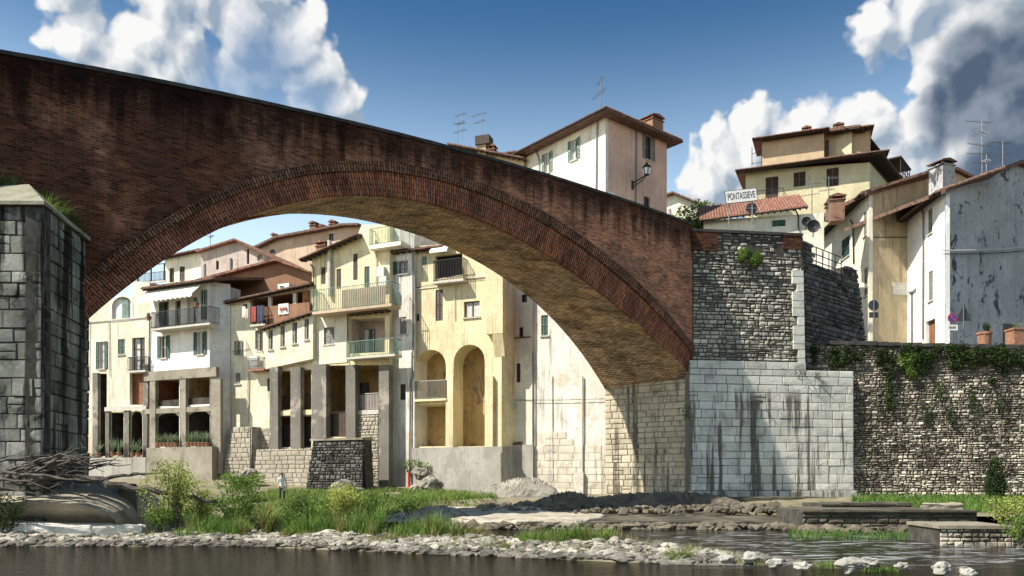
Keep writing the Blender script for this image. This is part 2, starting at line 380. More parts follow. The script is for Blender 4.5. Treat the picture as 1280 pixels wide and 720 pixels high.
M['beige']=plaster('beige plaster',(0.58,0.45,0.33),8,0.35,0.3)
M['brownwall']=plaster('brown red plaster',(0.30,0.165,0.105),9,0.5,0.4,patchc=(0.18,0.10,0.07))
M['white3']=plaster('warm white plaster',(0.82,0.77,0.67),31,0.25,0.15)
M['white_shelf']=stone('pale lime crusted concrete',(0.62,0.60,0.55),(0.45,0.43,0.38),22,dark=0.35,vary=0.2,scale=1.5)
M['pale_block']=stone('pale worn block',(0.70,0.65,0.56),(0.54,0.49,0.41),23,dark=0.35,darkc=(0.16,0.13,0.10),streaky=0.5,vary=0.25,sfreq=1.6,sth=(0.54,0.66))
M['pink']=plaster('salmon pink plaster',(0.76,0.50,0.39),10,0.28,0.25,patchc=(0.50,0.36,0.29))
M['white2']=plaster('bright white plaster',(0.82,0.82,0.80),11,0.16,0.12)
M['villa']=plaster('straw yellow plaster',(0.60,0.54,0.36),12,0.12,0.1)
M['villa_up']=plaster('tan plaster',(0.52,0.40,0.27),13,0.12,0.1)
M['tan']=plaster('dirty tan plaster',(0.56,0.45,0.29),14,0.5,0.6,patchc=(0.40,0.31,0.20),stainc=(0.09,0.07,0.05))
M['gable']=plaster('blackened grey plaster',(0.42,0.42,0.425),15,0.30,0.95,patchc=(0.07,0.073,0.082),stainc=(0.05,0.053,0.062),dirtscale=1.3)
M['roughcast']=plaster('rough grey render',(0.42,0.40,0.36),16,0.5,0.5,patchc=(0.28,0.26,0.23))
M['inner']=plaster('warm inner plaster',(0.46,0.32,0.15),17,0.5,0.7,patchc=(0.20,0.14,0.09))
M['inner_dark']=simple('shade dark inner plaster',(0.045,0.038,0.030),0.9,var=0.5,scale=1.5)  # near-black so the open bays look unlit inside; shade painted as colour
M['rust']=simple('rust brown panel',(0.22,0.10,0.045),0.85,var=0.35,scale=2)
M['tile']=simple('terracotta roof tile',(0.19,0.088,0.06),0.85,var=0.65,scale=4)
M['tile_dark']=simple('old dark roof tile',(0.13,0.075,0.055),0.9,var=0.55,scale=4)
M['eave']=simple('dark eave timber',(0.06,0.045,0.035),0.85,var=0.4)
M['chimney']=plaster('chimney brick render',(0.30,0.17,0.12),18,0.5,0.4,patchc=(0.2,0.12,0.09))
M['metal']=simple('dark iron',(0.025,0.025,0.027),0.55,0.4)
M['metal_grey']=simple('grey galvanised metal',(0.20,0.20,0.20),0.5,0.6)
M['metal_green']=simple('green painted iron',(0.12,0.22,0.17),0.6)
M['shutter']=simple('dark green shutter paint',(0.035,0.085,0.065),0.6,var=0.35)
M['shutter_blue']=simple('grey green shutter paint',(0.17,0.25,0.22),0.6,var=0.3)
M['shutter_brown']=simple('brown shutter paint',(0.07,0.045,0.032),0.6,var=0.3)
M['shutter_grey']=simple('grey shutter paint',(0.24,0.23,0.21),0.7,var=0.3)
M['frame']=simple('window frame paint',(0.42,0.40,0.36),0.5,var=0.1)
M['frame_dark']=simple('brown window frame',(0.09,0.065,0.05),0.5,var=0.2)
M['sill']=simple('stone sill',(0.50,0.47,0.42),0.85,var=0.2)
M['curtain']=simple('white curtain cloth',(0.62,0.62,0.60),0.9,var=0.1)
M['awning']=simple('cream awning cloth',(0.68,0.66,0.58),0.9,var=0.08)
M['signwhite']=simple('white sign enamel',(0.72,0.72,0.70),0.4,var=0.05)
M['black']=simple('black lettering',(0.015,0.015,0.015),0.5,var=0.1)
M['signback']=simple('dull grey sign back',(0.045,0.05,0.06),0.6,var=0.25)
M['blue']=simple('blue sign enamel',(0.02,0.06,0.30),0.4,var=0.1)
M['red']=simple('red paint',(0.45,0.03,0.03),0.5,var=0.2)
M['terracotta']=simple('terracotta pot',(0.27,0.135,0.085),0.85,var=0.35)
M['bark']=simple('grey bark',(0.10,0.085,0.07),0.95,var=0.5,scale=5)
M['drift']=simple('weathered driftwood',(0.085,0.074,0.062),0.95,var=0.6,scale=4)
M['soil']=stone('bank soil',(0.27,0.235,0.165),(0.16,0.15,0.085),19,dark=0.3,vary=0.1)
M['leaf']=leafmat('bush leaf',(0.065,0.115,0.024),(0.17,0.26,0.055))
M['leaf_bright']=leafmat('young willow leaf',(0.15,0.20,0.04),(0.40,0.44,0.11),2)
M['leaf_dark']=leafmat('dark ivy leaf',(0.018,0.034,0.012),(0.050,0.080,0.022),3)
M['grass']=leafmat('river grass',(0.06,0.125,0.025),(0.19,0.30,0.06),4)
M['grass_dry']=leafmat('dry grass',(0.16,0.17,0.055),(0.30,0.30,0.11),5)
M['agave']=leafmat('agave leaf',(0.10,0.15,0.09),(0.24,0.30,0.18),6)
M['skin']=simple('skin',(0.45,0.26,0.18),0.6,var=0.1); M['shirt']=simple('white shirt',(0.65,0.66,0.68),0.9,var=0.1)
M['trousers']=simple('dark trousers',(0.035,0.04,0.06),0.9,var=0.2); M['hair']=simple('dark hair',(0.025,0.018,0.012),0.7,var=0.2)
M['cloth_red']=simple('red cloth',(0.35,0.06,0.05),0.9); M['cloth_blue']=simple('dark blue cloth',(0.04,0.05,0.10),0.9)
def glass():
    m,t,b=base_mat('dark window glass'); v=oc(t)
    n=noise_(t,v,0.8,3); k=mixc(t,mrange(t,n,0.35,0.65),(0.012,0.014,0.016),(0.05,0.055,0.06)); t.links.new(k,b.inputs['Base Color'])
    b.inputs['Roughness'].default_value=0.12; b.inputs['Specular IOR Level'].default_value=0.6
    return m
M['glass']=glass()
def lampglass():
    m,t,b=base_mat('opal lamp glass'); b.inputs['Base Color'].default_value=(0.75,0.76,0.76,1); b.inputs['Roughness'].default_value=0.25
    return m
M['opal']=lampglass()
def water():
    m,t,b=base_mat('river water'); v=oc(t)
    w1=noise_(t,mapping(t,v,scale=(0.8,2.0,1)),2.1,6,0.65,0.3); w2=noise_(t,mapping(t,v,scale=(0.8,1.7,1)),6.0,3,0.6)
    wv=math_(t,'ADD',w1,math_(t,'MULTIPLY',w2,0.35))
    s=nd(t,'SeparateXYZ',None,Vector=v)
    # broken white water on the rapids at the right
    reg=math_(t,'MULTIPLY',mrange(t,s.outputs[0],2.0,7.0),math_(t,'MULTIPLY',mrange(t,s.outputs[1],17.5,20.0),mrange(t,s.outputs[1],33.0,27.0)))
    fo=noise_(t,mapping(t,v,scale=(0.45,1.6,1)),2.0,8,0.7,0.8)
    foam=math_(t,'MULTIPLY',mrange(t,fo,0.50,0.62),reg)
    k=mixc(t,math_(t,'MULTIPLY',foam,0.75),(0.013,0.010,0.005),(0.62,0.64,0.65)); t.links.new(k,b.inputs['Base Color'])
    t.links.new(mrange(t,foam,0,1,0.10,0.7),b.inputs['Roughness']); b.inputs['IOR'].default_value=1.33; b.inputs['Specular IOR Level'].default_value=0.12
    bump(t,b,math_(t,'ADD',wv,math_(t,'MULTIPLY',math_(t,'MULTIPLY',fo,reg),1.6)),1.0,0.2)
    return m
M['water']=water()

# ------------------------------------------------------------------ masonry and foliage generators
def masonry(mb, u0, u1, z0, z1, h=(0.15,0.3), w=(0.2,0.5), gap=0.02, prot=0.05, y0=0.0, batter=0.0, split=0.2, ch=0.025, jit=0.02, tint=(0.6,1.4), clip=None, tlow=None, sub=True):
    """individually modelled stones laid in uneven courses, in the (u,z) plane, standing proud of y0 (towards -y)"""
    U0=u0 if callable(u0) else (lambda z: u0); U1=u1 if callable(u1) else (lambda z: u1)
    z=z0
    R=random.uniform
    while z<z1-0.03:
        hh=R(*h)
        if z+hh>z1-h[0]*0.5: hh=z1-z
        zm=z+hh/2; a=U0(zm); e=U1(zm); u=a-R(0,w[0]); 
        while u<e-0.02:
            ww=R(*w); ua=max(u,a); ub=min(u+ww,e)
            if e-ub<w[0]*0.4: ub=e
            u=ub if ub>u else e
            if ub-ua<0.04: continue
            rows=[(z,z+hh)]
            if hh>h[0]*1.4 and random.random()<split:
                k=z+hh*R(0.35,0.65); rows=[(z,k),(k,z+hh)]
            for za,zb in rows:
                if clip and not clip((ua+ub)/2,(za+zb)/2): continue
                g=gap*0.5*R(0.5,1.5); yb=y0+batter*((za+zb)/2-z0); pr=prot*R(0.25,1.0); t=R(*tint)
                if tlow and random.random()<tlow[0]: t=R(*tlow[1])
                c=min(ch,(ub-ua)*0.25,(zb-za)*0.25)
                o=[]; i=[]
                for (uu,zz,su,sz) in ((ua+g,za+g,1,1),(ub-g,za+g,-1,1),(ub-g,zb-g,-1,-1),(ua+g,zb-g,1,-1)):
                    ju,jz=R(-jit,jit),R(-jit,jit); ju=max(ju,0)*su if True else ju; jz=max(jz,0)*sz
                    o.append((uu+ju,yb+0.02,zz+jz)); i.append((uu+ju+su*c,yb-pr*R(0.6,1.15),zz+jz+sz*c))
                if sub:
                    ctr=(sum(p[0] for p in i)/4+R(-jit,jit),yb-pr*R(1.0,1.5),sum(p[2] for p in i)/4+R(-jit,jit))
                    mb.add(o+i+[ctr],[(0,1,5,4),(1,2,6,5),(2,3,7,6),(3,0,4,7),(4,5,8),(5,6,8),(6,7,8),(7,4,8)],0,t)
                else: mb.add(o+i,[(0,1,5,4),(1,2,6,5),(2,3,7,6),(3,0,4,7),(4,5,6,7)],0,t)
        z+=hh
def leaves(mb, c, r, n, size, seed=0, clump=1.5, thr=-0.1, shape=None, up=0.2, tint=(0,2), m=0):
    R=random.uniform; k=0; tries=0; c=Vector(c); o=Vector((seed*3.3,seed*1.7,seed*0.9))
    while k<n and tries<n*8:
        tries+=1
        p=Vector((R(-1,1),R(-1,1),R(-1,1)))
        if p.length>1: continue
        if shape and not shape(p): continue
        q=Vector((p.x*r[0],p.y*r[1],p.z*r[2]))
        nv=noise.noise((q+o)*clump)
        if nv<thr+0.5*(p.length-0.8): continue
        a=Vector((R(-1,1),R(-1,1),R(-0.6,1)+up)).normalized(); b=a.cross(Vector((R(-1,1),R(-1,1),R(-1,1)))).normalized()
        s=size*R(0.6,1.3); b2=b.cross(a).normalized()
        v=c+q
        mb.add([v-b*s*0.5, v+b2*s*0.28+a*s*0.08, v+b*s*0.5, v-b2*s*0.28+a*s*0.08],[(0,1,2),(0,2,3)],m,max(0,min(2,1+nv*1.3+R(-0.5,0.5))) if tint else None)
        k+=1
def blade(mb, x,y,z,h,w,lean,az,m=0,t=1.0,segs=3):
    dx,dy=cos(az),sin(az); px,py=-dy,dx; vs=[]; fs=[]
    for i in range(segs+1):
        f=i/segs; off=lean*h*f*f; zz=z+h*f*(1-0.25*lean*f); ww=w*(1-f**1.5)*0.5+0.001
        vs += [(x+dx*off-px*ww,y+dy*off-py*ww,zz),(x+dx*off+px*ww,y+dy*off+py*ww,zz)]
        if i: fs.append((2*i-2,2*i-1,2*i+1,2*i))
    mb.add(vs,fs,m,t)
def tuft(mb,x,y,z,n,h,spread,w=0.02,lean=0.5,m=0):
    R=random.uniform
    for _ in range(n):
        a=R(0,2*pi); r=spread*sqrt(random.random())
        blade(mb,x+r*cos(a),y+r*sin(a),z,h*R(0.5,1.15),w*R(0.7,1.3),lean*R(0.2,1.3),R(0,2*pi),m,R(0.2,1.8))
# ------------------------------------------------------------------ river, bank, far ground
import numpy as np
BARL=[(-60,25.0),(-15.5,24.0),(-8.3,24.2),(0,20.6),(6.4,17.8),(10.2,16.0),(16,13.5),(40,6)]
def bar_front(x):
    for (a,b),(c,d) in zip(BARL,BARL[1:]):
        if a<=x<=c: return b+(d-b)*(x-a)/(c-a)
    return 50
def lerp(a,b,f): f=max(0,min(1,f)); return a+(b-a)*f
def bank_h(x,y):
    d=(y-bar_front(x))*0.88
    n=noise.noise(Vector((x*0.35,y*0.35,1.3)))*0.12+noise.noise(Vector((x*1.1,y*1.1,4.1)))*0.05
    bar=0.30-((d-2.2)/2.3)**2*0.38
    if x>4.5: bar-=0.40*min(1,(x-4.5)/3.0)
    bar=max(bar,-0.9)
    left=lerp(-0.25,1.15,(y-31)/26)+lerp(0,0.9,(y-58)/6)
    right=lerp(-0.9,0.9,(y-45.0)/2.5)
    f=max(0,min(1,(x+5.5+(y-30)*0.02)/3.0)); bank=left*(1-f)+right*f
    return max(bar,bank)+n
mb=MB(); xs=[-75+i*0.5 for i in range(0,231)]; ys=[12+j*0.5 for j in range(0,121)]
vs=[(x,y,bank_h(x,y)) for y in ys for x in xs]; w=len(xs)
mb.add(vs,[(j*w+i,j*w+i+1,(j+1)*w+i+1,(j+1)*w+i) for j in range(len(ys)-1) for i in range(w-1)])
tag(mb.build('river_bank',M['soil'],smooth=True),kind='structure')
mb=MB(); mb.add([(-900,-300,-1.0),(900,-300,-1.0),(900,1800,-1.0),(-900,1800,-1.0)],[(0,1,2,3)])
tag(mb.build('ground',M['soil']),kind='structure')
mb=MB(); mb.add([(-300,-120,0),(300,-120,0),(300,60,0),(-300,60,0)],[(0,1,2,3)])
tag(mb.build('river',M['water']),kind='structure')
# town terrace behind the retaining wall, rising up the hill
mb=MB(); rows=[(52.2,9.6),(60,10.2),(75,15),(110,22),(220,26),(900,30)]
vs=[]; 
for y,z in rows: vs += [(14.5 if y<60 else 4,y,z),(45,y,z),(700,y,z)]
mb.add(vs,[(j*3+i,j*3+i+1,j*3+i+4,j*3+i+3) for j in range(len(rows)-1) for i in range(2)])
mb.add([(14.5,52.2,9.6),(700,52.2,9.6),(700,52.2,-1),(14.5,52.2,-1)],[(0,1,2,3)])
tag(mb.build('town_street',M['road']),kind='structure')
mb=MB(); mb.add([(-200,74,6.5),(4,72,8),(4,400,18),(-400,400,16)],[(0,1,2,3)])
tag(mb.build('hill_ground',M['soil']),kind='structure')

# ------------------------------------------------------------------ the bridge
BF=Frame.pts((11.3,50.0),(11.3+cos(0.63),50.0+sin(0.63)))
qI=[-0.3029,2.1386,-6.8844,-1.7774,15.2983]; qE=[-1.0847,1.1437,-6.0863,-0.6875,17.0702]; qP=[-0.7159,0.2206,18.3782]
ev=lambda c,s: float(np.polyval(c,(s+17)/17))
BW=6.0
bp=[(-34.9,7.8),(-33.5,9.7),(-31,12.0),(-28.5,13.75),(-26,14.9),(-24.1,15.5),(-21.46,15.95),(-17.34,16.05),(-14.1,15.5),(-10.51,14.36),(-7.93,13.19),(-5.26,11.47),(-2.91,9.33),(-1.9,8.07)]
cB=np.polyfit([p[0] for p in bp],[p[1] for p in bp],5)
bridge=thing('stone_bridge','old brick bridge with one wide arch sloping from the tall stone pier to the town','bridge',(BF.a.x,BF.a.y,0),BF.rz,local=True)
N=90; S0,S1=-34.0,0.0
def ringpts(inner,outer,lim=(-34.15,0.0)):
    I=[];E=[];L=[];acc=0
    for k in range(N+1):
        s=S0+(S1-S0)*k/N; z=inner(s); m=(inner(s+.01)-inner(s-.01))/.02
        if I: acc+=hypot(s-I[-1][0],z-I[-1][1])
        I.append((s,z)); L.append(acc); t=1.2
        for _ in range(12):
            so=s-m*t/hypot(1,m); zo=z+t/hypot(1,m); t+= (outer(so)-zo)*0.7/hypot(1,m)
        so=max(lim[0],min(lim[1],s-m*t/hypot(1,m))); E.append((so,outer(so)))
    return I,E,L
def ringstrip(mb,I,E,L,f0,f1,y,yb,n=4):
    """radial band between fractions f0..f1 of the ring thickness, front at y, returning to yb"""
    b=len(mb.v); vs=[]; fs=[]
    for k in range(N+1):
        t=hypot(E[k][0]-I[k][0],E[k][1]-I[k][1])
        for j in range(n+1):
            f=f0+(f1-f0)*j/n; dy=0.035*noise.noise(Vector((L[k]*1.6,f*3,y)))
            vs.append((I[k][0]+(E[k][0]-I[k][0])*f, y+dy, I[k][1]+(E[k][1]-I[k][1])*f))
            mb.uv[b+len(vs)-1]=((f*t),L[k])
    W=n+1
    for k in range(N):
        for j in range(n): fs.append((k*W+j,(k+1)*W+j,(k+1)*W+j+1,k*W+j+1))
    base=len(vs)
    for k in range(N+1):
        t=hypot(E[k][0]-I[k][0],E[k][1]-I[k][1])
        for f in (f0,f1):
            vs.append((I[k][0]+(E[k][0]-I[k][0])*f, yb, I[k][1]+(E[k][1]-I[k][1])*f)); mb.uv[b+len(vs)-1]=(f*t+0.2,L[k])
    for k in range(N):
        fs.append((base+2*k,base+2*k+2,(k+1)*W,k*W)); fs.append((k*W+n,(k+1)*W+n,base+2*k+3,base+2*k+1))
    mb.add(vs,fs)
fI=lambda s: ev(qI,s); fE=lambda s: ev(qE,s); fP=lambda s: ev(qP,s)
RI,RE,RL=ringpts(fI,fE)
mb=MB(); ringstrip(mb,RI,RE,RL,0.0,0.72,-0.05,0.10); mb.build('arch_ring',M['ring'],bridge)
mb=MB(); ringstrip(mb,RI,RE,RL,0.72,1.0,-0.15,0.05,2); mb.build('arch_moulding',M['ring_outer'],bridge)
# soffit: barrel lofted from the front curve to the rear curve
mb=MB(); vs=[]; fs=[]; NY=12
for k in range(N+1):
    f=k/N; s=S0+34*f; sb=-34.9+33.1*f; zf=fI(s); zb=float(np.polyval(cB,sb))
    for j in range(NY+1):
        g=j/NY; x=s+(sb-s)*g; z=zf+(zb-zf)*g; z+=0.05*noise.noise(Vector((x*0.9,g*6,3)))*(0 if j in(0,NY) else 1)
        vs.append((x,-0.05+(BW+0.05)*g,z)); mb.uv[len(vs)-1]=((BW*g),RL[k])
W=NY+1
mb.add(vs,[(k*W+j,k*W+j+1,(k+1)*W+j+1,(k+1)*W+j) for k in range(N) for j in range(NY)])
mb.build('soffit',M['soffit'],bridge)
def spandrel(y,yi,low,s0=-47.0):
    mb=MB(); vs=[]; fs=[]; und=[]; ss=[s0+(0-s0)*i/160 for i in range(161)]
    for s in ss:
        zb=low(s) if s>=-34.05 else -0.9
        for yy in (y,yi):
            for j in range(9):
                z=zb+(fP(s)-zb)*j/8; vs.append((s,yy,z)); und.append(fP(s)-z)
    for i in range(160):
        a=i*18; c=a+18
        for j in range(8): fs += [(a+j,c+j,c+j+1,a+j+1),(a+9+j,a+10+j,c+10+j,c+9+j)]
        fs += [(a+8,c+8,c+17,a+17),(a,a+9,c+9,c)]
    fs += [(0,9,17,8)[:4]]
    mb.add(vs,fs); o=mb.build('spandrel_wall',M['spandrel'],bridge)
    at=o.data.attributes.new('under','FLOAT','POINT'); at.data.foreach_set('value',und)
    return o
spandrel(0.0,0.42,lambda s: fE(s)-0.12)
spandrel(BW,BW-0.42,lambda s: float(np.polyval(cB,max(-34.9,min(-1.8,s*0.9735-1.8))))+0.3)
for y0,y1 in ((-0.07,0.49),(BW-0.49,BW+0.07)):
    mb=MB(); vs=[]; fs=[]
    ss=[-47+47*i/80 for i in range(81)]
    for i,s in enumerate(ss):
        z=fP(s); j=0.03*noise.noise(Vector((s*1.3,y0,0)))
        vs += [(s,y0+j,z-0.02),(s,y1,z-0.02),(s,y1,z+0.13+j),(s,y0+j,z+0.13+j)]
    for i in range(80):
        for k in range(4): fs.append((4*i+k,4*i+4+k,4*i+4+(k+1)%4,4*i+(k+1)%4))
    mb.add(vs,fs+[(0,1,2,3),(320,323,322,321)]); mb.build('coping',M['coping'],bridge)
mb=MB(); vs=[]; ss=[-47+47*i/60 for i in range(61)]
for s in ss: vs += [(s,0.43,fP(s)-1.1),(s,BW-0.43,fP(s)-1.1),(s,0.43,fP(s)-1.4),(s,BW-0.43,fP(s)-1.4)]
mb.add(vs,[f for i in range(60) for f in ((4*i,4*i+4,4*i+5,4*i+1),(4*i+2,4*i+3,4*i+7,4*i+6))]); mb.build('deck',M['road'],bridge)
# abutment inner wall (skewed), in its own local frame expressed in bridge coordinates
def face_in(parent,PF,a,b,mbfun,name,mats):
    """build a masonry face between two plan points (parent-local x,y); mbfun fills an MB in face coords"""
    mb=MB(); mbfun(mb,hypot(b[0]-a[0],b[1]-a[1]))
    an=atan2(b[1]-a[1],b[0]-a[0]); c,s=cos(an),sin(an)
    mb.v=[(a[0]+x*c-y*s,a[1]+x*s+y*c,z) for x,y,z in mb.v]
    return mb.build(name,mats,parent)
def f_ab(mb,L):
    masonry(mb,0,L,0.3,8.35,(0.32,0.5),(0.5,1.2),0.025,0.05,0,0,0.12,0.02,0.015,(0.75,1.25))
    mb.box(0,L,0.03,0.6,-0.9,8.4,1)
face_in(bridge,BF,(-1.85,BW),(0.0,0.0),f_ab,'abutment_wall',[M['abutment'],M['mortar_pale']])
# left pier with cutwater: plan points in world, converted into bridge coordinates
def tob(x,y): v=Vector((x,y))-BF.a; return (v.dot(BF.d),v.dot(BF.n))
nose=tob(-15.45,26.3); pr=tob(-16.15,30.5); pl=tob(-22.5,26.2); prb=(-35.0,BW)
def f_pier(zt,h=(0.38,0.66),w=(0.55,1.35)):
    def f(mb,L):
        masonry(mb,0,L,-0.6,zt,h,w,0.012,0.06,0,0,0.10,0.02,0.02,(0.6,1.4)); mb.box(0,L,0.03,0.5,-0.9,zt-0.03,1)
    return f
face_in(bridge,BF,pl,nose,f_pier(11.0),'pier_wall',[M['pier'],M['mortar']])
face_in(bridge,BF,nose,pr,f_pier(11.0),'pier_wall',[M['pier'],M['mortar']])
face_in(bridge,BF,(-34.15,0.0),prb,f_pier(7.9),'pier_wall',[M['pier'],M['mortar']])
# sloped pyramid cap of the cutwater
mb=MB(); ap=tob(-16.9,28.0); e=0.16
A=tob(-22.5,26.05); B_=tob(-15.28,26.12); C_=tob(-15.95,30.6); D_=tob(-22.5,31.5); ap2=tob(-22.5,28.6)
mb.add([(A[0],A[1],11.0),(B_[0],B_[1],11.0),(C_[0],C_[1],11.0),(D_[0],D_[1],11.0),(A[0],A[1],11.12),(B_[0],B_[1],11.12),(C_[0],C_[1],11.12),(D_[0],D_[1],11.12),(ap[0],ap[1],12.35),(ap2[0],ap2[1],12.4)],
       [(0,1,5,4),(1,2,6,5),(4,5,8,9),(5,6,8),(6,7,9,8),(0,3,2,1),(2,3,7,6)],0,1.0)
mb.build('pier_cap',[stone('mossy cap stone',(0.36,0.345,0.28),(0.20,0.195,0.14),21,dark=0.75,darkc=(0.05,0.055,0.025),vary=0.3)],bridge)

# ------------------------------------------------------------------ abutment tower at the town end
FT=Frame.pts((11.3,49.9),(X(1005,50.9),50.9))
tower=thing('abutment_tower','rough grey stone tower at the town end of the bridge, standing on pale ashlar blocks','tower',(FT.a.x,FT.a.y,0),FT.rz,local=True)
ZT=17.65
mb=MB()
masonry(mb,0,lambda z: FT.L-0.02*(z-9),9.3,ZT-0.15,(0.15,0.34),(0.22,0.62),0.035,0.09,0,0.012,0.30,0.03,0.03,(0.45,1.55))
mb.box(0,FT.L-0.1,0.13,6,8,ZT-0.1,1); mb.box(0,FT.L-0.05,0.04,0.14,8,ZT-0.2,1)
mb.build('rubble_wall',[M['rubble'],M['mortar']],tower)
for q in ((-0.1,1.6,-0.08,0.4,ZT-1.35,ZT-0.16),(5.9,FT.L-0.15,-0.06,0.4,ZT-1.0,ZT-0.16)): mb=MB(); mb.box(*q); mb.build('brick_patch',M['spandrel'],tower)
mb=MB(); mb.box(-0.15,FT.L-0.1,-0.10,0.5,ZT-0.15,ZT+0.02); mb.build('coping',M['coping'],tower)
# quoins on the corner
mb=MB(); z=9.2
while z<15.2:
    hh=random.uniform(0.35,0.6); ww=random.choice((0.45,0.75)); u1=FT.L+0.03-0.02*(z-9)
    mb.box(u1-ww,u1,-0.10,0.3,z+0.02,z+hh-0.02,0,random.uniform(0.8,1.3)); z+=hh
mb.build('corner_stones',[M['ashlar']],tower)
# battered dark side wall
c0=(FT.L,0.03); w1=Vector((X(1085,57.0),57.0))-FT.a; c1=(w1.dot(FT.d),w1.dot(FT.n))
gz=lambda u: ZT-1.75
def f_side(mb,L):
    mu1=lambda z: L-(z-12.3)*0.17
    cl=lambda u,z: z<(ZT-1.45 if 1.9<u<6.4 else ZT-0.1 if u<=1.9 else ZT-0.75)
    masonry(mb,0,mu1,8.5,ZT,(0.2,0.4),(0.3,0.75),0.04,0.10,0,0.05,0.2,0.03,0.03,(0.4,1.6),clip=cl)
    mb.prism([(0,8),(L+0.5,8),(L-0.75,ZT-0.85),(6.4,ZT-0.85),(6.4,ZT-1.5),(1.9,ZT-1.5),(1.9,ZT-0.15),(0,ZT-0.15)],0.50,3.0,1)
    mb.add([(0,0.03,8),(L+0.6,0.03,8),(L-0.8,0.47,ZT-0.8),(6.4,0.47,ZT-0.8),(6.4,0.44,ZT-1.5),(1.9,0.44,ZT-1.5),(1.9,0.47,ZT-0.15),(0,0.47,ZT-0.15)],[tuple(range(8))],1)
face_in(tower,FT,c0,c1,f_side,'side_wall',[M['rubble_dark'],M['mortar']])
def f_rail(mb,L):
    for zz in (ZT-0.15,ZT-0.62,ZT-1.08): mb.box(1.9,6.4,0.62,0.67,zz-0.025,zz+0.025)
    for i in range(6): mb.box(1.95+i*0.88,2.0+i*0.88,0.62,0.67,ZT-1.5,ZT-0.12)
face_in(tower,FT,c0,c1,f_rail,'railing',[M['metal']])
# pale ashlar footing block, proud of the tower
mb=MB(); uA=FT.uz(862,540,-0.5)[0]; uB=FT.uz(1067,540,-0.5)[0]; uM=FT.uz(1003,460,-0.5)[0]
masonry(mb,uA,uB,1.35,9.42,(0.40,0.60),(0.6,1.6),0.022,0.035,-0.5,0.004,0.04,0.018,0.012,(0.72,1.28),clip=lambda u,z: z<8.75 or u<uM)
masonry(mb,uA-0.15,uB+0.2,0.3,1.35,(0.4,0.55),(0.8,1.6),0.03,0.06,-0.62,0,0.0,0.02,0.02,(0.18,0.5))
mb.box(uA,uM,-0.47,0.3,0,9.40,1); mb.box(uM-0.01,uB,-0.468,0.3,0,8.72,1); mb.box(uA-0.15,uB+0.2,-0.59,-0.40,0,1.3,1)
mb.build('ashlar_footing',[M['ashlar'],simple('grey joint mortar',(0.13,0.125,0.115),0.95)],tower)

# ------------------------------------------------------------------ retaining wall below the street
FW=Frame(1000,52.0,1345,48.8)
rw=thing('retaining_wall','long rubble retaining wall below the street, overgrown along its top','wall',(FW.a.x,FW.a.y,0),FW.rz,local=True)
ztop=lambda u: 11.1-0.95*u/FW.L
mb=MB()
masonry(mb,0,FW.L,0.3,11.1,(0.10,0.25),(0.13,0.46),0.03,0.10,0,0.012,0.35,0.035,0.045,(0.5,1.55),clip=lambda u,z: z<ztop(u)-0.25,tlow=(0.20,(0.2,0.5)))
mb.panel([(0,-0.5),(FW.L,-0.5),(FW.L,10.0),(0,10.95)],[],0.13,0.9,m=1)
mb.build('stone_face',[M['rubble_warm'],M['mortar']],rw)
mb=MB(); n=24
for i in range(n):
    u0=FW.L*i/n+0.01; u1=FW.L*(i+1)/n-0.01; z=ztop((u0+u1)/2)
    mb.box(u0,u1,-0.08+random.uniform(-.03,.03),1.0,z-0.24,z+random.uniform(-.03,.03))
mb.build('coping',M['coping'],rw)
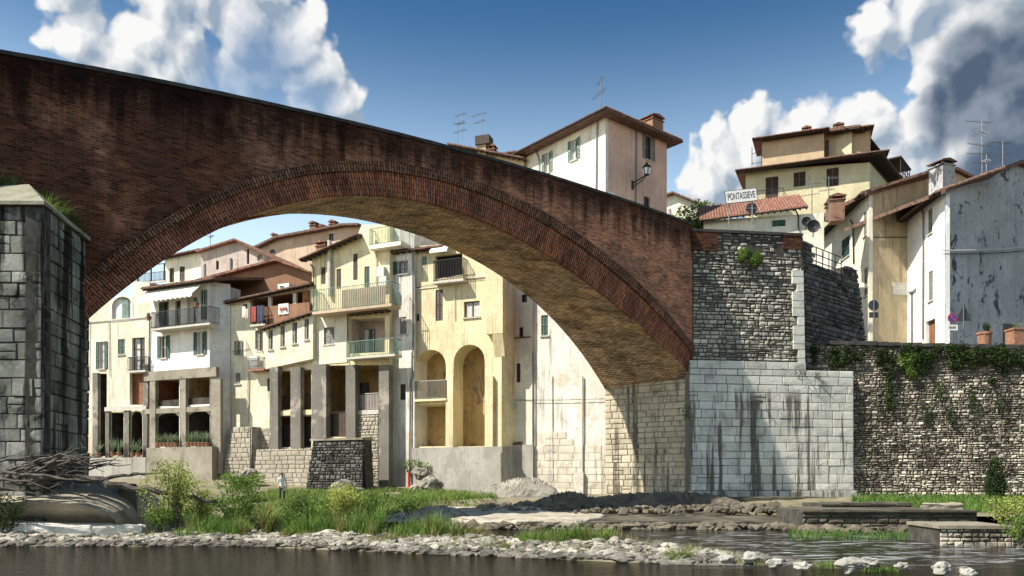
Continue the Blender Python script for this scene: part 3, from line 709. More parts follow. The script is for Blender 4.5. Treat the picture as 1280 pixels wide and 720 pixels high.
# ------------------------------------------------------------------ house kit
class House:
    def __init__(s, name, label, cat, fr, zb, group=None):
        s.fr=fr; s.root=thing(name,label,cat,(fr.a.x,fr.a.y,zb),fr.rz,group,local=True); s.holes=[]; s.zb=zb
    def part(s, mb, name, mat, parent=None, smooth=False, label=None):
        o=mb.build(name,mat,parent or s.root,smooth)
        if label: o['label']=label
        return o
    def poly(s, pts, y=0): return [s.fr.uz(px,py,y) for px,py in pts]
    def wall(s, outline, mat, depth=7, y=0, name='wall', px=True, label=None):
        mb=MB(); mb.panel(s.poly(outline,y) if px else outline, s.holes, y, depth, 0.2); s.holes=[]
        return s.part(mb,name,mat,None,False,label)
    def win(s, x0,y0,x1,y1, y=0.0, rev=0.2, shut=None, smat='shutter', fmat='frame', sill=True, bars=(1,1), curtain=0.0, name='window', hole=True):
        u0,u1,z0,z1=s.fr.R(x0,y0,x1,y1,y); fr=s.fr
        if hole: s.holes.append(rect(u0,u1,z0,z1))
        t=0.06; yf=y+rev-0.08; W=u1-u0
        mb=MB()
        mb.box(u0,u0+t,yf,yf+0.07,z0,z1); mb.box(u1-t,u1,yf,yf+0.07,z0,z1); mb.box(u0+t,u1-t,yf,yf+0.07,z1-t,z1); mb.box(u0+t,u1-t,yf,yf+0.07,z0,z0+t)
        for i in range(bars[0]): c=u0+W*(i+1)/(bars[0]+1); mb.box(c-0.035,c+0.035,yf+0.004,yf+0.066,z0+t,z1-t)
        for i in range(bars[1]): c=z0+(z1-z0)*(i+1)/(bars[1]+1); mb.box(u0+t,u1-t,yf+0.008,yf+0.062,c-0.02,c+0.02)
        w=s.part(mb,name,M[fmat])
        mb=MB(); mb.box(u0,u1,yf+0.08,yf+0.10,z0,z1); s.part(mb,'pane',M['glass'],w)
        if curtain:
            mb=MB(); n=10
            for i in range(n):
                a=u0+t+(W*curtain)*i/n; mb.box(a,a+W*curtain/n*0.8,yf+0.062,yf+0.078+0.008*(i%2),z0+t,z1-t)
            s.part(mb,'curtain',M['curtain'],w)
        if sill:
            mb=MB(); mb.box(u0-0.08,u1+0.08,y-0.10,y+0.12,z0-0.09,z0-0.003); s.part(mb,'sill',M['sill'],w)
        def leaf(a,b,yy):
            mb=MB(); f=0.05; g=(b-a)
            mb.box(a,a+f,yy,yy+0.05,z0,z1); mb.box(b-f,b,yy,yy+0.05,z0,z1); mb.box(a+f,b-f,yy,yy+0.05,z0,z0+f*1.4); mb.box(a+f,b-f,yy,yy+0.05,z1-f*1.4,z1); zc=(z0+z1)/2; mb.box(a+f,b-f,yy,yy+0.05,zc-0.05,zc+0.05)
            k=int((z1-z0)/0.11)
            for i in range(k):
                zz=z0+0.06+(z1-z0-0.12)*i/k; mb.add([(a+f,yy+0.005,zz),(b-f,yy+0.005,zz),(b-f,yy+0.045,zz+0.09),(a+f,yy+0.045,zz+0.09)],[(0,1,2,3)])
            s.part(mb,'shutter',M[smat],w)
        if shut=='open': leaf(u0-W*0.5,u0-0.02,y-0.07); leaf(u1+0.02,u1+W*0.5,y-0.07)
        elif shut=='narrow': leaf(u0-W*0.32,u0-0.01,y-0.09); leaf(u1+0.01,u1+W*0.32,y-0.09)
        elif shut=='closed': leaf(u0,(u0+u1)/2-0.01,y+0.04); leaf((u0+u1)/2+0.01,u1,y+0.04)
        elif shut=='one': leaf(u0,(u0+u1)/2,y+0.03)
        elif shut=='left': leaf(u0-W*0.5,u0-0.02,y-0.07)
        return w
    def recess(s, poly_px, depth, mat, y=0.0, px=True, name='back_wall'):
        """open loggia: hole with deep reveals and a back wall"""
        pl=s.poly(poly_px,y) if px else poly_px
        s.holes.append((pl,0.30))
        mb=MB(); n=len(pl); mb.add([(p[0],y+.299,p[1]) for p in pl]+[(p[0],y+depth,p[1]) for p in pl],[(i,(i+1)%n,n+(i+1)%n,n+i) for i in range(n)]); s.part(mb,'bay_lining',M[mat])
        us=[p[0] for p in pl]; zs=[p[1] for p in pl]
        mb=MB(); mb.box(min(us)-0.05,max(us)+0.05,y+depth,y+depth+0.06,min(zs)-0.05,max(zs)+0.05); return s.part(mb,name,M[mat])
    def block(s, x0,y0,x1,y1, yf,yb, mat, name='pillar', parent=None):
        u0,u1,z0,z1=s.fr.R(x0,y0,x1,y1,yf); mb=MB(); mb.box(u0,u1,yf,yb,z0,z1); return s.part(mb,name,M[mat],parent)
    def roof(s, u0,u1,z0,z1, over=0.6, back=7, slope=0.28, mat='tile', y=0, name='roof', th=0.16):
        """mono-pitch tiled roof; z0,z1 eave heights at both ends"""
        mb=MB(); n=max(2,int((u1-u0)/0.11)); vs=[]; ya=y-over; yb=y+back
        for i in range(n+1):
            u=u0+(u1-u0)*i/n; z=z0+(z1-z0)*i/n; c=0.055*cos(pi*i)+random.uniform(-.012,.012)
            vs += [(u,ya+random.uniform(-.02,.02),z+th+c),(u,yb,z+th+c+slope*(yb-ya)),(u,ya+0.03,z),(u,yb,z+slope*(yb-ya))]
        fs=[]
        for i in range(n):
            a=4*i; b=a+4; fs += [(a,b,b+1,a+1),(a+2,a+3,b+3,b+2),(a,a+2,b+2,b),(a+1,b+1,b+3,a+3)]
        fs += [(0,1,3,2),(4*n,4*n+2,4*n+3,4*n+1)]
        mb.add(vs,fs); r=s.part(mb,name,M[mat])
        mb=MB(); k=max(2,int((u1-u0)/0.45))
        for i in range(k):
            u=u0+0.1+(u1-u0-0.2)*i/(k-1); z=z0+(z1-z0)*(u-u0)/(u1-u0)
            mb.add([(u-.05,ya+.06,z-.12),(u+.05,ya+.06,z-.12),(u+.05,y+.1,z-.12+slope*over),(u-.05,y+.1,z-.12+slope*over),(u-.05,ya+.06,z-.004),(u+.05,ya+.06,z-.004),(u+.05,y+.1,z-.004+slope*over),(u-.05,y+.1,z-.004+slope*over)],[(0,3,2,1),(4,5,6,7),(0,1,5,4),(1,2,6,5),(2,3,7,6),(3,0,4,7)])
        mb.add([(u0+.04,ya+.05,z0-.03),(u1-.04,ya+.05,z1-.03),(u1-.04,y+.05,z1-.03+slope*over),(u0+.04,y+.05,z0-.03+slope*over)],[(0,1,2,3)])
        s.part(mb,'rafters',M['eave'],r)
        mb=MB(); mb.tube([(u0,ya-0.05,z0+0.05),(u1,ya-0.05,z1+0.05)],0.07,6); s.part(mb,'gutter',M['tile_dark'],r)
        return r
    def balcony(s, x0,x1,yfl,yr, out=0.9, y=0.0, slabmat='sill', railmat='metal', step=0.13, th=0.16, panel=None, solid=None):
        ym=(yfl+yr)/2; u0=s.fr.uz(x0,ym,y-out)[0]; u1=s.fr.uz(x1,ym,y-out)[0]; xm=(x0+x1)/2
        zf=s.fr.uz(xm,yfl,y-out)[1]; zr=s.fr.uz(xm,yr,y-out)[1]
        mb=MB(); mb.box(u0,u1,y-out,y-0.003,zf-th,zf); b=s.part(mb,'balcony',M[slabmat])
        mb=MB(); r=0.014
        if out>0.2: segs=[((u0+.04,y-out+.04),(u1-.04,y-out+.04)),((u0+.04,y-.02),(u0+.04,y-out+.04)),((u1-.04,y-.02),(u1-.04,y-out+.04))]
        else: segs=[((u0+.02,y-out+.04),(u1-.02,y-out+.04))]
        for (ax,ay),(bx,by) in segs:
            L=hypot(bx-ax,by-ay); n=max(2,int(L/step))
            mb.tube([(ax,ay,zr),(bx,by,zr)],0.028,5); mb.tube([(ax,ay,zf+.08),(bx,by,zf+.08)],0.02,4)
            for i in range(n+1):
                xx=ax+(bx-ax)*i/n; yy=ay+(by-ay)*i/n; mb.box(xx-r,xx+r,yy-r,yy+r,zf,zr)
        s.part(mb,'railing',M[railmat],b)
        if panel:
            mb=MB(); mb.box(u0+.06,u1-.06,y-out+.06,y-out+.075,zf+.1,zr-.06); s.part(mb,'screen',M[panel],b)
        return b,u0,u1,zf,zr
    def pipe(s, pts, y=-0.09, r=0.05, mat='metal_grey', name='drainpipe'):
        mb=MB(); q=[s.fr.uz(px,py,y) for px,py in pts]; mb.tube([(u,y,z) for u,z in q],r,6); return s.part(mb,name,M[mat])
    def chimney(s, x0,y0,x1,y1, y=2.0, mat='chimney', parent=None, cap='tile', deep=None):
        u0,u1,z0,z1=s.fr.R(x0,y0,x1,y1,y); w=deep or (u1-u0); mb=MB()
        mb.box(u0,u1,y,y+w,z0-0.6,z1-0.35); 
        for a in (u0+.02,u1-.16): 
            for b in (y+.02,y+w-.16): mb.box(a,a+.14,b,b+.14,z1-.35,z1-.14)
        mb.box(u0-.10,u1+.10,y-.10,y+w+.10,z1-.41,z1-.35); c=s.part(mb,'chimney',M[mat],parent)
        mb=MB(); uc=(u0+u1)/2
        mb.prism([(u0-.12,z1-.14),(u1+.12,z1-.14),(u1+.12,z1-.08),(uc,z1+.10),(u0-.12,z1-.08)],y-.12,y+w+.12); s.part(mb,'chimney_cap',M[cap],c)
        return c
    def antenna(s, px, pyb, pyt, y=2.0, arms=((0.0,1.2,0.3),(0.35,0.9,-0.4)), parent=None):
        u,zb=s.fr.uz(px,pyb,y); zt=s.fr.uz(px,pyt,y)[1]; mb=MB(); mb.tube([(u,y,zb-0.6),(u,y,zt)],0.035,5)
        for f,L,an in arms:
            z=zt-0.1-(zt-zb)*f; dx,dy=cos(an),sin(an); mb.tube([(u-dx*L*.35,y-dy*L*.35,z),(u+dx*L*.65,y+dy*L*.65,z)],0.022,4)
            for i in range(7):
                q=-.33+.96*i/6; x=u+dx*L*q; yy=y+dy*L*q; h=0.30-0.02*i; mb.tube([(x+dy*h,yy-dx*h,z+.02),(x-dy*h,yy+dx*h,z+.02)],0.013,3)
        return s.part(mb,'antenna',M['metal_grey'],parent)
    def dish(s, px,py,rpx,y=0.0,mat='metal_grey',parent=None):
        u,z=s.fr.uz(px,py,y); D=s.fr.world(u,y,z).y; r=rpx*D/1000; mb=MB(); vs=[(u,y+.18*r*1.5,z)]; fs=[]
        for k in (1,2,3):
            for j in range(14):
                a=2*pi*j/14; q=r*k/3; vs.append((u+q*cos(a),y+.25*r*(1-(k/3)**2)-0.05,z+q*sin(a)))
        for j in range(14): fs.append((0,1+j,1+(j+1)%14))
        for k in (0,1):
            for j in range(14): a=1+k*14; fs.append((a+j,a+14+j,a+14+(j+1)%14,a+(j+1)%14))
        mb.add(vs,fs); mb.tube([(u,y,z-r),(u,y-.8*r,z-.1*r)],0.02,4); mb.tube([(u,y+.2,z),(u,y+.3,z-r*1.5)],0.035,5)
        return s.part(mb,'satellite_dish',M[mat],parent)

# ================================================================== houses seen through the arch
G='old riverside houses seen through the arch'
# --- A: cream house at the left edge of the arch
A=House('riverside_house','cream house with an arched window and tall green shutters, nearest the stone pier','house',Frame(100,71,187,68.4),0.6,G)
u0,u1,z0,z1=A.fr.R(140,371,165,400); A.holes.append((arch(u0,u1,z0,z1,10,(u1-u0)*0.35),0.25))
mb=MB(); mb.panel(arch(u0-.12,u1+.12,z0-.1,z1+.12,10,(u1-u0)*.38),[arch(u0,u1,z0,z1,10,(u1-u0)*.35)],-0.04,0.05,0.04); aw=A.part(mb,'window_surround',M['white'])
mb=MB(); mb.box(u0,u1,.2,.26,z0,z1); A.part(mb,'pane',M['curtain'],aw)
um=(u0+u1)/2; mb=MB(); mb.box(um-.1,um+.62,.10,.19,z0+.05,z1-.1)
for i in range(14): mb.box(um-.08,um+.60,.085,.10,z0+.12+i*.125,z0+.17+i*.125)
A.part(mb,'shutter',M['shutter_blue'],aw)
A.win(124,427,131,461,shut='open',bars=(0,2),curtain=1.0)
A.win(147.5,424,156,443,shut='closed')
A.win(165,422,181,463,rev=0.3,bars=(1,2),fmat='frame_dark',sill=False,curtain=0.5,name='balcony_door')
A.balcony(159,181.5,463,446,0.7)
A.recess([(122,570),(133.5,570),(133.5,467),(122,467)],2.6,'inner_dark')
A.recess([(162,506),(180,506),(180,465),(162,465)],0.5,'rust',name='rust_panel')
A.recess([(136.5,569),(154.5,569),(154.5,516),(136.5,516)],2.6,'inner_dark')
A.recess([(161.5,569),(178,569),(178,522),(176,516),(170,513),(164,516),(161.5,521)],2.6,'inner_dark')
A.wall([(108,640),(187,640),(187,352),(166,352),(166,372),(108,376)],M['cream'],8)
for x0,x1,yt in ((115.5,122,466),(131.5,136,512),(155,161,512),(178.5,185.5,455)): A.block(x0,yt,x1,572,-0.22,-0.003,'pillar')
u0,u1,z0,z1=A.fr.R(134,508.5,186,513.5); mb=MB(); mb.box(u0,u1,-0.30,-.225,z0,z1); A.part(mb,'beam',M['sill'])
u0,u1,z0,z1=A.fr.R(108,398.5,187,400.5); mb=MB(); mb.box(u0,u1,-0.08,-.003,z0,z1); A.part(mb,'string_course',M['sill'])
A.block(111,572,182,606,-1.0,-.23,'roughcast','terrace_wall')
A.balcony(166,207,352,341,0.1,railmat='metal',y=0.15)
mb=MB(); u0,u1,z0,z1=A.fr.R(172,331,205,352,3.0)
for u in (u0,(u0+u1)/2,u1): mb.box(u-.05,u+.05,3,3.1,z0,z1)
mb.box(u0-.2,u1+.2,2.95,3.0,z1-.06,z1); mb.box(u0-.2,u1+.2,2.0,2.05,z1-.06,z1); A.part(mb,'pergola',M['metal'])
A.pipe([(187,400),(186,470),(184,560),(180,566),(180,592)],-0.25,0.05,'frame_dark')
# narrow set-back wing left of it
A2=House('house_wing','narrow cream wall with one small dark window, set back beside the stone pier','house',Frame(84,76,112,75),0.6,G)
A2.win(99.5,476,104.5,489,sill=False); A2.win(99,438,106,455,shut='closed',smat='shutter_grey')
A2.wall([(80,640),(112,640),(112,400),(80,400)],M['cream'],6)
A2.roof(*(A2.fr.R(76,398,113,400)[:2]),Z(400,76),Z(400,76),0.3,6)

# --- B: white house with awning and balcony
B=House('riverside_house','white house with a cream awning over its balcony and open bays below','house',Frame(187,68.2,262,65.4),0.6,G)
B.win(198.5,377,211,408.5,sill=False,bars=(1,0),fmat='frame_dark',name='balcony_door',shut='one'); B.win(218.5,375,226,406,sill=False,bars=(0,1),name='balcony_door')
B.win(234,371,246,404,sill=False,bars=(1,1),name='balcony_door',curtain=.4)
B.win(201,420,208.5,447.5,shut='open'); B.win(246.5,415,254.5,443,shut='open',curtain=.5)
B.recess([(194.5,508),(224,508),(224,474),(194.5,475.5)],3.0,'rust')
B.recess([(232.5,506.5),(263,505),(263,469.5),(232.5,472.5)],3.0,'inner')
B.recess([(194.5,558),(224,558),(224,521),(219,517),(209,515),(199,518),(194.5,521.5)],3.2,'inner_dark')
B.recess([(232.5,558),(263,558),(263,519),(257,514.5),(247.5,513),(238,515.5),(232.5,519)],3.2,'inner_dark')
B.wall([(182,640),(262,640),(262,351),(187,363)],M['white'],3.5)
hx=Vector((X(288,66.3),66.3))-B.fr.a; c2=(hx.dot(B.fr.d),hx.dot(B.fr.n)); zt=B.fr.uz(262,352)[1]
mb=MB(); mb.add([(B.fr.L,0,0),(c2[0],c2[1],0),(c2[0],c2[1],zt),(B.fr.L,0,zt)],[(0,1,2,3)]); B.part(mb,'side_wall',M['white'])
u0,u1,_,_=B.fr.R(184,500,274,500); zb=B.fr.uz(225,468,0)[1]
mb=MB(); mb.box(u0,u1,-0.34,-.004,zb-.42,zb+.35); B.part(mb,'beam',M['concrete_pale'])
for x0,x1 in ((187.2,194),(224.6,232),(263.6,275.5)): B.block(x0,474,x1,592,-0.30,-0.003,'concrete_pale')
mb=MB(); z=B.fr.uz(225,513,0)[1]; mb.box(u0,u1-.1,-0.25,-.005,z-.2,z+.22); B.part(mb,'beam',M['concrete_pale'])
B.block(183,559,265,600,-0.9,-.31,'concrete_pale','terrace_wall')
for x0,x1,ya,yb in ((194.5,224,509,500),(232.5,263,506,497)):
    q=B.fr.R(x0,yb,x1,ya); mb=MB(); mb.box(q[0],q[1],.1,.2,q[2],q[3]); B.part(mb,'parapet',M['inner_dark'])
B.balcony(188.5,262,407,386.5,1.1)
q0=B.fr.uz(186,361,0); q1=B.fr.uz(256,351,0); mb=MB(); n=24; vs=[]; fs=[]
for i in range(n+1):
    f=i/n; u=q0[0]+.1+(q1[0]-q0[0]-.1)*f; zt=q0[1]-.12; rip=0.02*cos(i*pi)
    vs += [(u,-.05,zt),(u,-.75,zt-.62+rip),(u,-1.35,zt-1.15+rip),(u,-1.36,zt-1.40+.06*cos(i*pi))]
    if i: a=4*i-4; fs += [(a,a+4,a+5,a+1),(a+1,a+5,a+6,a+2),(a+2,a+6,a+7,a+3)]
mb.add(vs,fs); o=B.part(mb,'awning',M['awning']); md=o.modifiers.new('thickness','SOLIDIFY'); md.thickness=0.02
u0=B.fr.uz(181,362,-.4)[0]; u1=B.fr.uz(272,350,-.4)[0]; z=B.fr.uz(225,356,-.6)[1]
B.roof(u0,u1,z,z,0.75,6,0.22,'tile_dark')
B.win(250.5,362,257.5,400,rev=.1,hole=False,y=-0.12,sill=False,shut='closed',name='shuttered_door')
# --- rear houses over B
R1=House('rear_house','cream upper storey with two dark windows rising behind the white awning house','house',Frame(200,80,252,78.6),5,G)
R1.win(211.5,335,217.5,353,sill=False,fmat='frame_dark'); R1.win(224.5,333,231,351.5,sill=False,fmat='frame_dark',shut='closed',smat='shutter_brown')
R1.wall([(206,372),(206,324.5),(251,315),(251,372)],M['cream2'],6)
q=R1.fr.uz(203,325.5); q2=R1.fr.uz(253,315); R1.roof(q[0],q2[0],q[1],q2[1],.6,6,.2,'tile')
R2=House('rear_house','stained pinkish grey house with a low gable and a satellite dish','house',Frame(251,77,345,74),5,G)
R2.win(270,326,273.5,337,sill=False,bars=(0,0),fmat='frame_dark'); R2.win(287.5,324,291,336,sill=False,bars=(0,0),fmat='frame_dark'); R2.win(308.5,311,311.5,330,sill=False,bars=(0,0),fmat='frame_dark')
R2.wall([(251,375),(251,314.5),(297,300.5),(343,323),(343,375)],M['pinkgrey'],8)
mb=MB(); p=R2.poly([(249,314.5),(297,299.5),(346,323.5),(346,325),(297,301.8),(249,316.5)]); mb.prism(p,-.5,8.2); R2.part(mb,'roof',M['tile'])
R2.dish(326,323,5.2,-.7,'frame_dark'); R2.antenna(263,313,285,3)
mb=MB()
for px,yt,yb in ((256,330,347),(288.5,323,339)): u,z=R2.fr.uz(px,yb,-.6); mb.tube([(u,-.6,z),(u,-.6,R2.fr.uz(px,yt,-.6)[1])],.12,8)
R2.part(mb,'flue',M['metal_grey'])
R3=House('rear_house','tall pale house end with chimneys along its roof, highest under the arch','house',Frame(321,88,452,83),5,G)
R3.win(411,292,417,301,sill=False,bars=(1,0),fmat='frame_dark')
R3.wall([(322,375),(322,310.5),(350,298),(430,283),(452,283),(452,375)],M['beige'],8)
mb=MB(); mb.prism(R3.poly([(318,311.5),(350,296.5),(432,281.5),(452,281),(452,283.5),(432,284),(350,299.3),(318,314)]),-.7,8.2); r=R3.part(mb,'roof',M['tile_dark'])
for x0,x1,yt,yb in ((387,394,277,289),(401,405.5,281,287),(411.5,418,275.5,285)): R3.chimney(x0,yt,x1,yb,2,'chimney',r)
R3.dish(341,316,4.5,-.9,'metal'); R3.chimney(339.5,292,345,299,1,'beige',r)
BG=House('rear_house','brown red gabled house between the white awning house and the balconied yellow house','house',Frame(258,71.5,398,67.5),4,G)
BG.wall([(262,385),(262,347),(349,326.5),(392,342),(392,390)],M['brownwall'],5)
mb=MB(); mb.prism(BG.poly([(250,351),(349,325),(397,342.5),(397,344.5),(349,327.7),(250,354)]),-.6,5.2); BG.part(mb,'roof',M['tile'])
# --- C: pale yellow house with loggia, laundry and a jettied row of windows
C=House('riverside_house','pale yellow house with hung washing and a jettied row of five windows','house',Frame(287,66.4,391,63.1),0.6,G)
C.win(303.5,380,309,398,sill=False,fmat='frame_dark'); C.win(295.5,426,301.5,444,shut='narrow',smat='shutter_grey'); C.win(294.5,466,300.5,480,smat='shutter_grey',shut='closed')
C.recess([(313,404),(388,398),(388,362),(313,373)],3.0,'brownwall')
C.win(319,413,325,436,fmat='frame_dark',sill=False,smat='shutter_brown',shut='closed')
C.recess([(340,512),(389,512),(389,462),(340,464)],3.2,'inner'); C.recess([(340,559),(389,559),(389,520),(340,520)],3.2,'brownwall')
C.win(334,473,338.5,489,sill=False,fmat='frame_dark')
C.wall([(287,640),(391,640),(391,357),(287,378)],M['yellow'],4)
q=C.fr.uz(281,379,-.5); q2=C.fr.uz(389,356,-.5); C.roof(q[0],q2[0],q[1],q2[1],.6,4,.25,'tile_dark')
u0,u1,z0,z1=C.fr.R(330,381,388,403,-.3); mb=MB(); mb.box(u0,u1,-.42,-.004,z0-.4,z1); C.part(mb,'parapet',M['brownwall'])
C.balcony(312.5,331,405,383,.9)
for px in (335,366): 
    q=C.fr.R(px,366,px+4,386,-.1); mb=MB(); mb.box(q[0],q[1],-.1,.1,q[2],q[3]); C.part(mb,'post',M['sill'])
q=C.fr.R(379,359,388,385,.2); mb=MB(); mb.box(q[0],q[1],.1,.2,q[2],q[3]); C.part(mb,'red_door',M['rust'])
mb=MB(); q=C.fr.R(343,353,357,360,-.9); mb.box(q[0],q[1],-.5,.1,q[2],q[3]); cx=(q[0]+q[1])/2; mb.lathe((cx-.15,-.5,(q[2]+q[3])/2-.18),[(.0,0.18),(.2,.18)],10); C.part(mb,'cooling_unit',M['curtain'])
# jettied bay
C.holes=[]
for x0,x1,ya,yb in ((321,328,412,439),(335.5,341,412.5,437),(350.5,356,407,433.5),(365.5,371.5,403,429.5),(380.5,386,398.5,424.5)): C.win(x0,ya,x1,yb,y=-.6,smat='shutter_grey',fmat='shutter_grey',shut='one',bars=(1,2),sill=True,curtain=.6)
C.wall([(329,462),(391,448.5),(391,390.5),(329,411)],M['yellow'],.59,-.6,'bay_wall')
C.holes=[]
q=C.fr.uz(327,412,-.9); q2=C.fr.uz(391,389.5,-.9); C.roof(q[0],q2[0],q[1],q2[1]-.1,.9,.0,.3,'tile',name='bay_roof')
C.balcony(310,330,461,447,.7,slabmat='terracotta',railmat='metal_grey'); q=C.fr.R(313,445,322,457,-.5); mb=MB(); mb.box(q[0],q[1],-.55,-.2,q[2],q[3]); C.part(mb,'cooling_unit',M['curtain'])
for x0,x1 in ((337,347.5),(363,375.5)): C.block(x0,459,x1,562,-.60,-.12,'pillar')
C.block(339,513,391,519,-.3,3.1,'ochre','floor_slab')
q=C.fr.R(286,535,338,640,-.25); mb=MB(); masonry(mb,q[0],q[1],.0,q[3],(.25,.42),(.35,.8),.025,.04,-.12,0,.1,.02,.02,(.8,1.2)); mb.box(q[0],q[1],-.1,-.004,-.2,q[3]-.02,1); C.part(mb,'stone_base',[M['rubble_pale'],M['mortar_pale']])
q=C.fr.R(346,494,390,512,.1); mb=MB()
for i in range(34): a=q[0]+(q[1]-q[0])*i/33; mb.box(a-.015,a+.015,.1,.13,q[2],q[3])
mb.box(q[0],q[1],.09,.14,q[3]-.05,q[3]); C.part(mb,'railing',M['metal'])
q=C.fr.R(343,531,388,559,.1); mb=MB()
for i in range(40):
    a=q[0]+(q[1]-q[0])*i/39; mb.box(a-.02,a+.02,.1,.13,q[2],q[3]); 
    mb.tube([(a,.115,q[2]+.2+.5*(i%3)),(a+.12,.115,q[2]+.45+.5*(i%3))],.02,4)
C.part(mb,'iron_screen',M['metal'])
# rubble footing in front of C
FC2=Frame(316,62.4,392,59.9)
fw=thing('garden_wall','low pale stone wall with a sloping top under the pillars of the yellow house','wall',(FC2.a.x,FC2.a.y,.5),FC2.rz,local=True)
mb=MB(); z1=FC2.uz(352,561)[1]; masonry(mb,0,FC2.L,.5,z1,(.25,.4),(.4,.9),.025,.04,0,.38/(z1-.5),.1,.02,.02,(.8,1.2)); mb.prism([(0,.5),(FC2.L,.5),(FC2.L,z1),(0,z1)],.4,3,1); mb.add([(0,.03,.5),(FC2.L,.03,.5),(FC2.L,.42,z1),(0,.42,z1)],[(0,1,2,3)],1)
mb.build('stone_face',[M['rubble_pale'],M['mortar_pale']],fw)
FC3=Frame(270,65.0,312,63.6)
fw=thing('buttress','steep pale stone buttress between the white house and the yellow house','buttress',(FC3.a.x,FC3.a.y,.5),FC3.rz,local=True)
mb=MB(); z1=FC3.uz(300,533)[1]; masonry(mb,lambda z:.25*(z-.6),lambda z:FC3.L-.05*z,-.1,z1,(.25,.45),(.35,.8),.025,.04,0,.47/(z1+.1)*.98,.1,.02,.02,(.8,1.2)); mb.prism([(0,.5),(FC3.L,.5),(FC3.L-.2,z1),(1.1,z1)],.5,2.5,1); mb.add([(0,.05,-.1),(FC3.L,.05,-.1),(FC3.L-.2,.52,z1),(1.1,.52,z1)],[(0,1,2,3)],1)
mb.build('stone_face',[M['rubble_pale'],M['mortar_pale']],fw)

# --- E: tall yellow house with the terrace and tall pillars
E=House('riverside_house','tall yellow house with a green railed terrace and tall grey pillars below','house',Frame(390,62.9,487,59.9),0.6,G)
E.win(401.5,334,407,355,shut='closed',smat='shutter_brown',sill=False); E.win(420.5,336,426.5,361,shut='closed',smat='shutter_brown',sill=False); E.win(441.5,317,447,350,shut='closed',smat='shutter_brown',sill=False)
E.win(455.5,333,462,383,rev=.3,sill=False,smat='shutter',shut='closed',name='terrace_door')
E.win(405,409,418,430.5,shut='closed',smat='shutter_grey')
E.recess([(437,442),(481,440),(481,396),(437,398)],1.6,'pinkgrey')
E.recess([(392,546),(473.5,546),(473.5,520),(473.5,456),(392,457)],3.5,'inner')
E.wall([(390,640),(487,640),(487,281),(452,281),(446,296),(390,319)],M['ochre'],6)
mb=MB(); q=E.fr.R(391,389,434.5,454.5,-.04); mb.box(q[0],q[1],-.05,-.003,q[2],q[3]); u0,u1,z0,z1=E.fr.R(405,409,418,430.5,-.04)
mb=MB(); mb.panel(rect(*q),[rect(u0,u1,z0,z1)],-.05,.046,.047); E.part(mb,'wall',M['cream2'],label='pale butter coloured lower wall')
q=E.fr.uz(375,326,-.6); q2=E.fr.uz(447,294.5,-.6); rf=E.roof(q[0],q2[0],q[1],q2[1],.7,5,.22,'tile_dark')
E.chimney(395,301,406,322,1.2,'chimney',rf)
mb=MB(); u0,u1,z0,z1=E.fr.R(409,330,416,370,-.15); mb.tube([((u0+u1)/2,-.2,z0),((u0+u1)/2,-.2,z1),((u0+u1)/2,-.2,E.fr.uz(411,301,-.2)[1])],.16,8); E.part(mb,'flue',M['sill'])
E.balcony(390,489,384.5,357,1.3,slabmat='beige',railmat='metal_green',step=.16,th=.2)
q=E.fr.R(428,358,482,384,-1.2); mb=MB(); mb.box(q[0],q[1],-1.22,-1.20,q[2],q[3]-.1); E.part(mb,'screen',M['beige'])
b,_,_,_,_=E.balcony(432,493.5,444.5,425,1.0,slabmat='sill',railmat='metal_green',step=.15)
mb=MB(); q=E.fr.uz(436,394,-.4); q2=E.fr.uz(485,388,-.4); E.roof(q[0],q2[0],q[1],q[1],.5,.4,.3,'tile',name='canopy')
E.win(454,411,467,441,y=1.4,rev=.12,hole=False,sill=False,fmat='shutter_blue',bars=(1,1),curtain=.5,name='loggia_door')
for x0,x1 in ((389.5,407.5),(432,444),(473.5,486)): E.block(x0,456,x1,548 if x0<470 else 622,-.42,.15,'pillar')
E.block(445,512.5,473,518,-.05,3.3,'sill','floor_slab'); E.block(408,514,433,518,2.2,3.3,'ochre','floor_slab')
E.balcony(446,473,513,492,.1,y=.2,slabmat='sill',railmat='metal_grey',panel='pinkgrey')
q=E.fr.R(404,517,431,546,.3); mb=MB()
for i in range(17): a=q[0]+(q[1]-q[0])*i/16; mb.box(a-.055,a+.055,.3,.36,q[2],q[3]+random.uniform(-.08,.08))
mb.box(q[0],q[1],.36,.40,q[2]+.4,q[2]+.5); E.part(mb,'wooden_fence',M['shutter_brown'])
E.win(415,459,421,512,y=3.2,rev=.2,hole=False,sill=False,fmat='frame_dark',name='inner_door'); E.win(446,478,459,496,y=3.2,rev=.2,hole=False,sill=False,fmat='frame_dark')
E.win(412,526,417.5,538,y=-.003,rev=.02,hole=False,sill=False,fmat='metal') if False else None
q=E.fr.R(446,519,473,560,-.05); mb=MB(); z0=.6; u0,u1=q[0],q[1]
masonry(mb,u0,u1,z0,q[3],(.2,.35),(.25,.6),.03,.06,-.06,0,.2,.03,.03,(.7,1.3)); mb.box(u0,u1,-.045,-.004,z0,q[3]-.01,1); E.part(mb,'stone_base',[M['rubble_pale'],M['mortar_pale']])
FD=Frame(380,58.4,453,56.3)
fw=thing('stone_bastion','square bastion of blackened rubble below the tall grey pillars','bastion',(FD.a.x,FD.a.y,.4),FD.rz,local=True)
zt=FD.uz(416,548.5,.9)[1]; L=FD.L
mb=MB(); masonry(mb,lambda z:.10*(z-.4),lambda z:L-.06*(z-.4),.4,zt-.15,(.16,.32),(.2,.55),.04,.09,0,.10,.3,.03,.03,(.3,1.7))
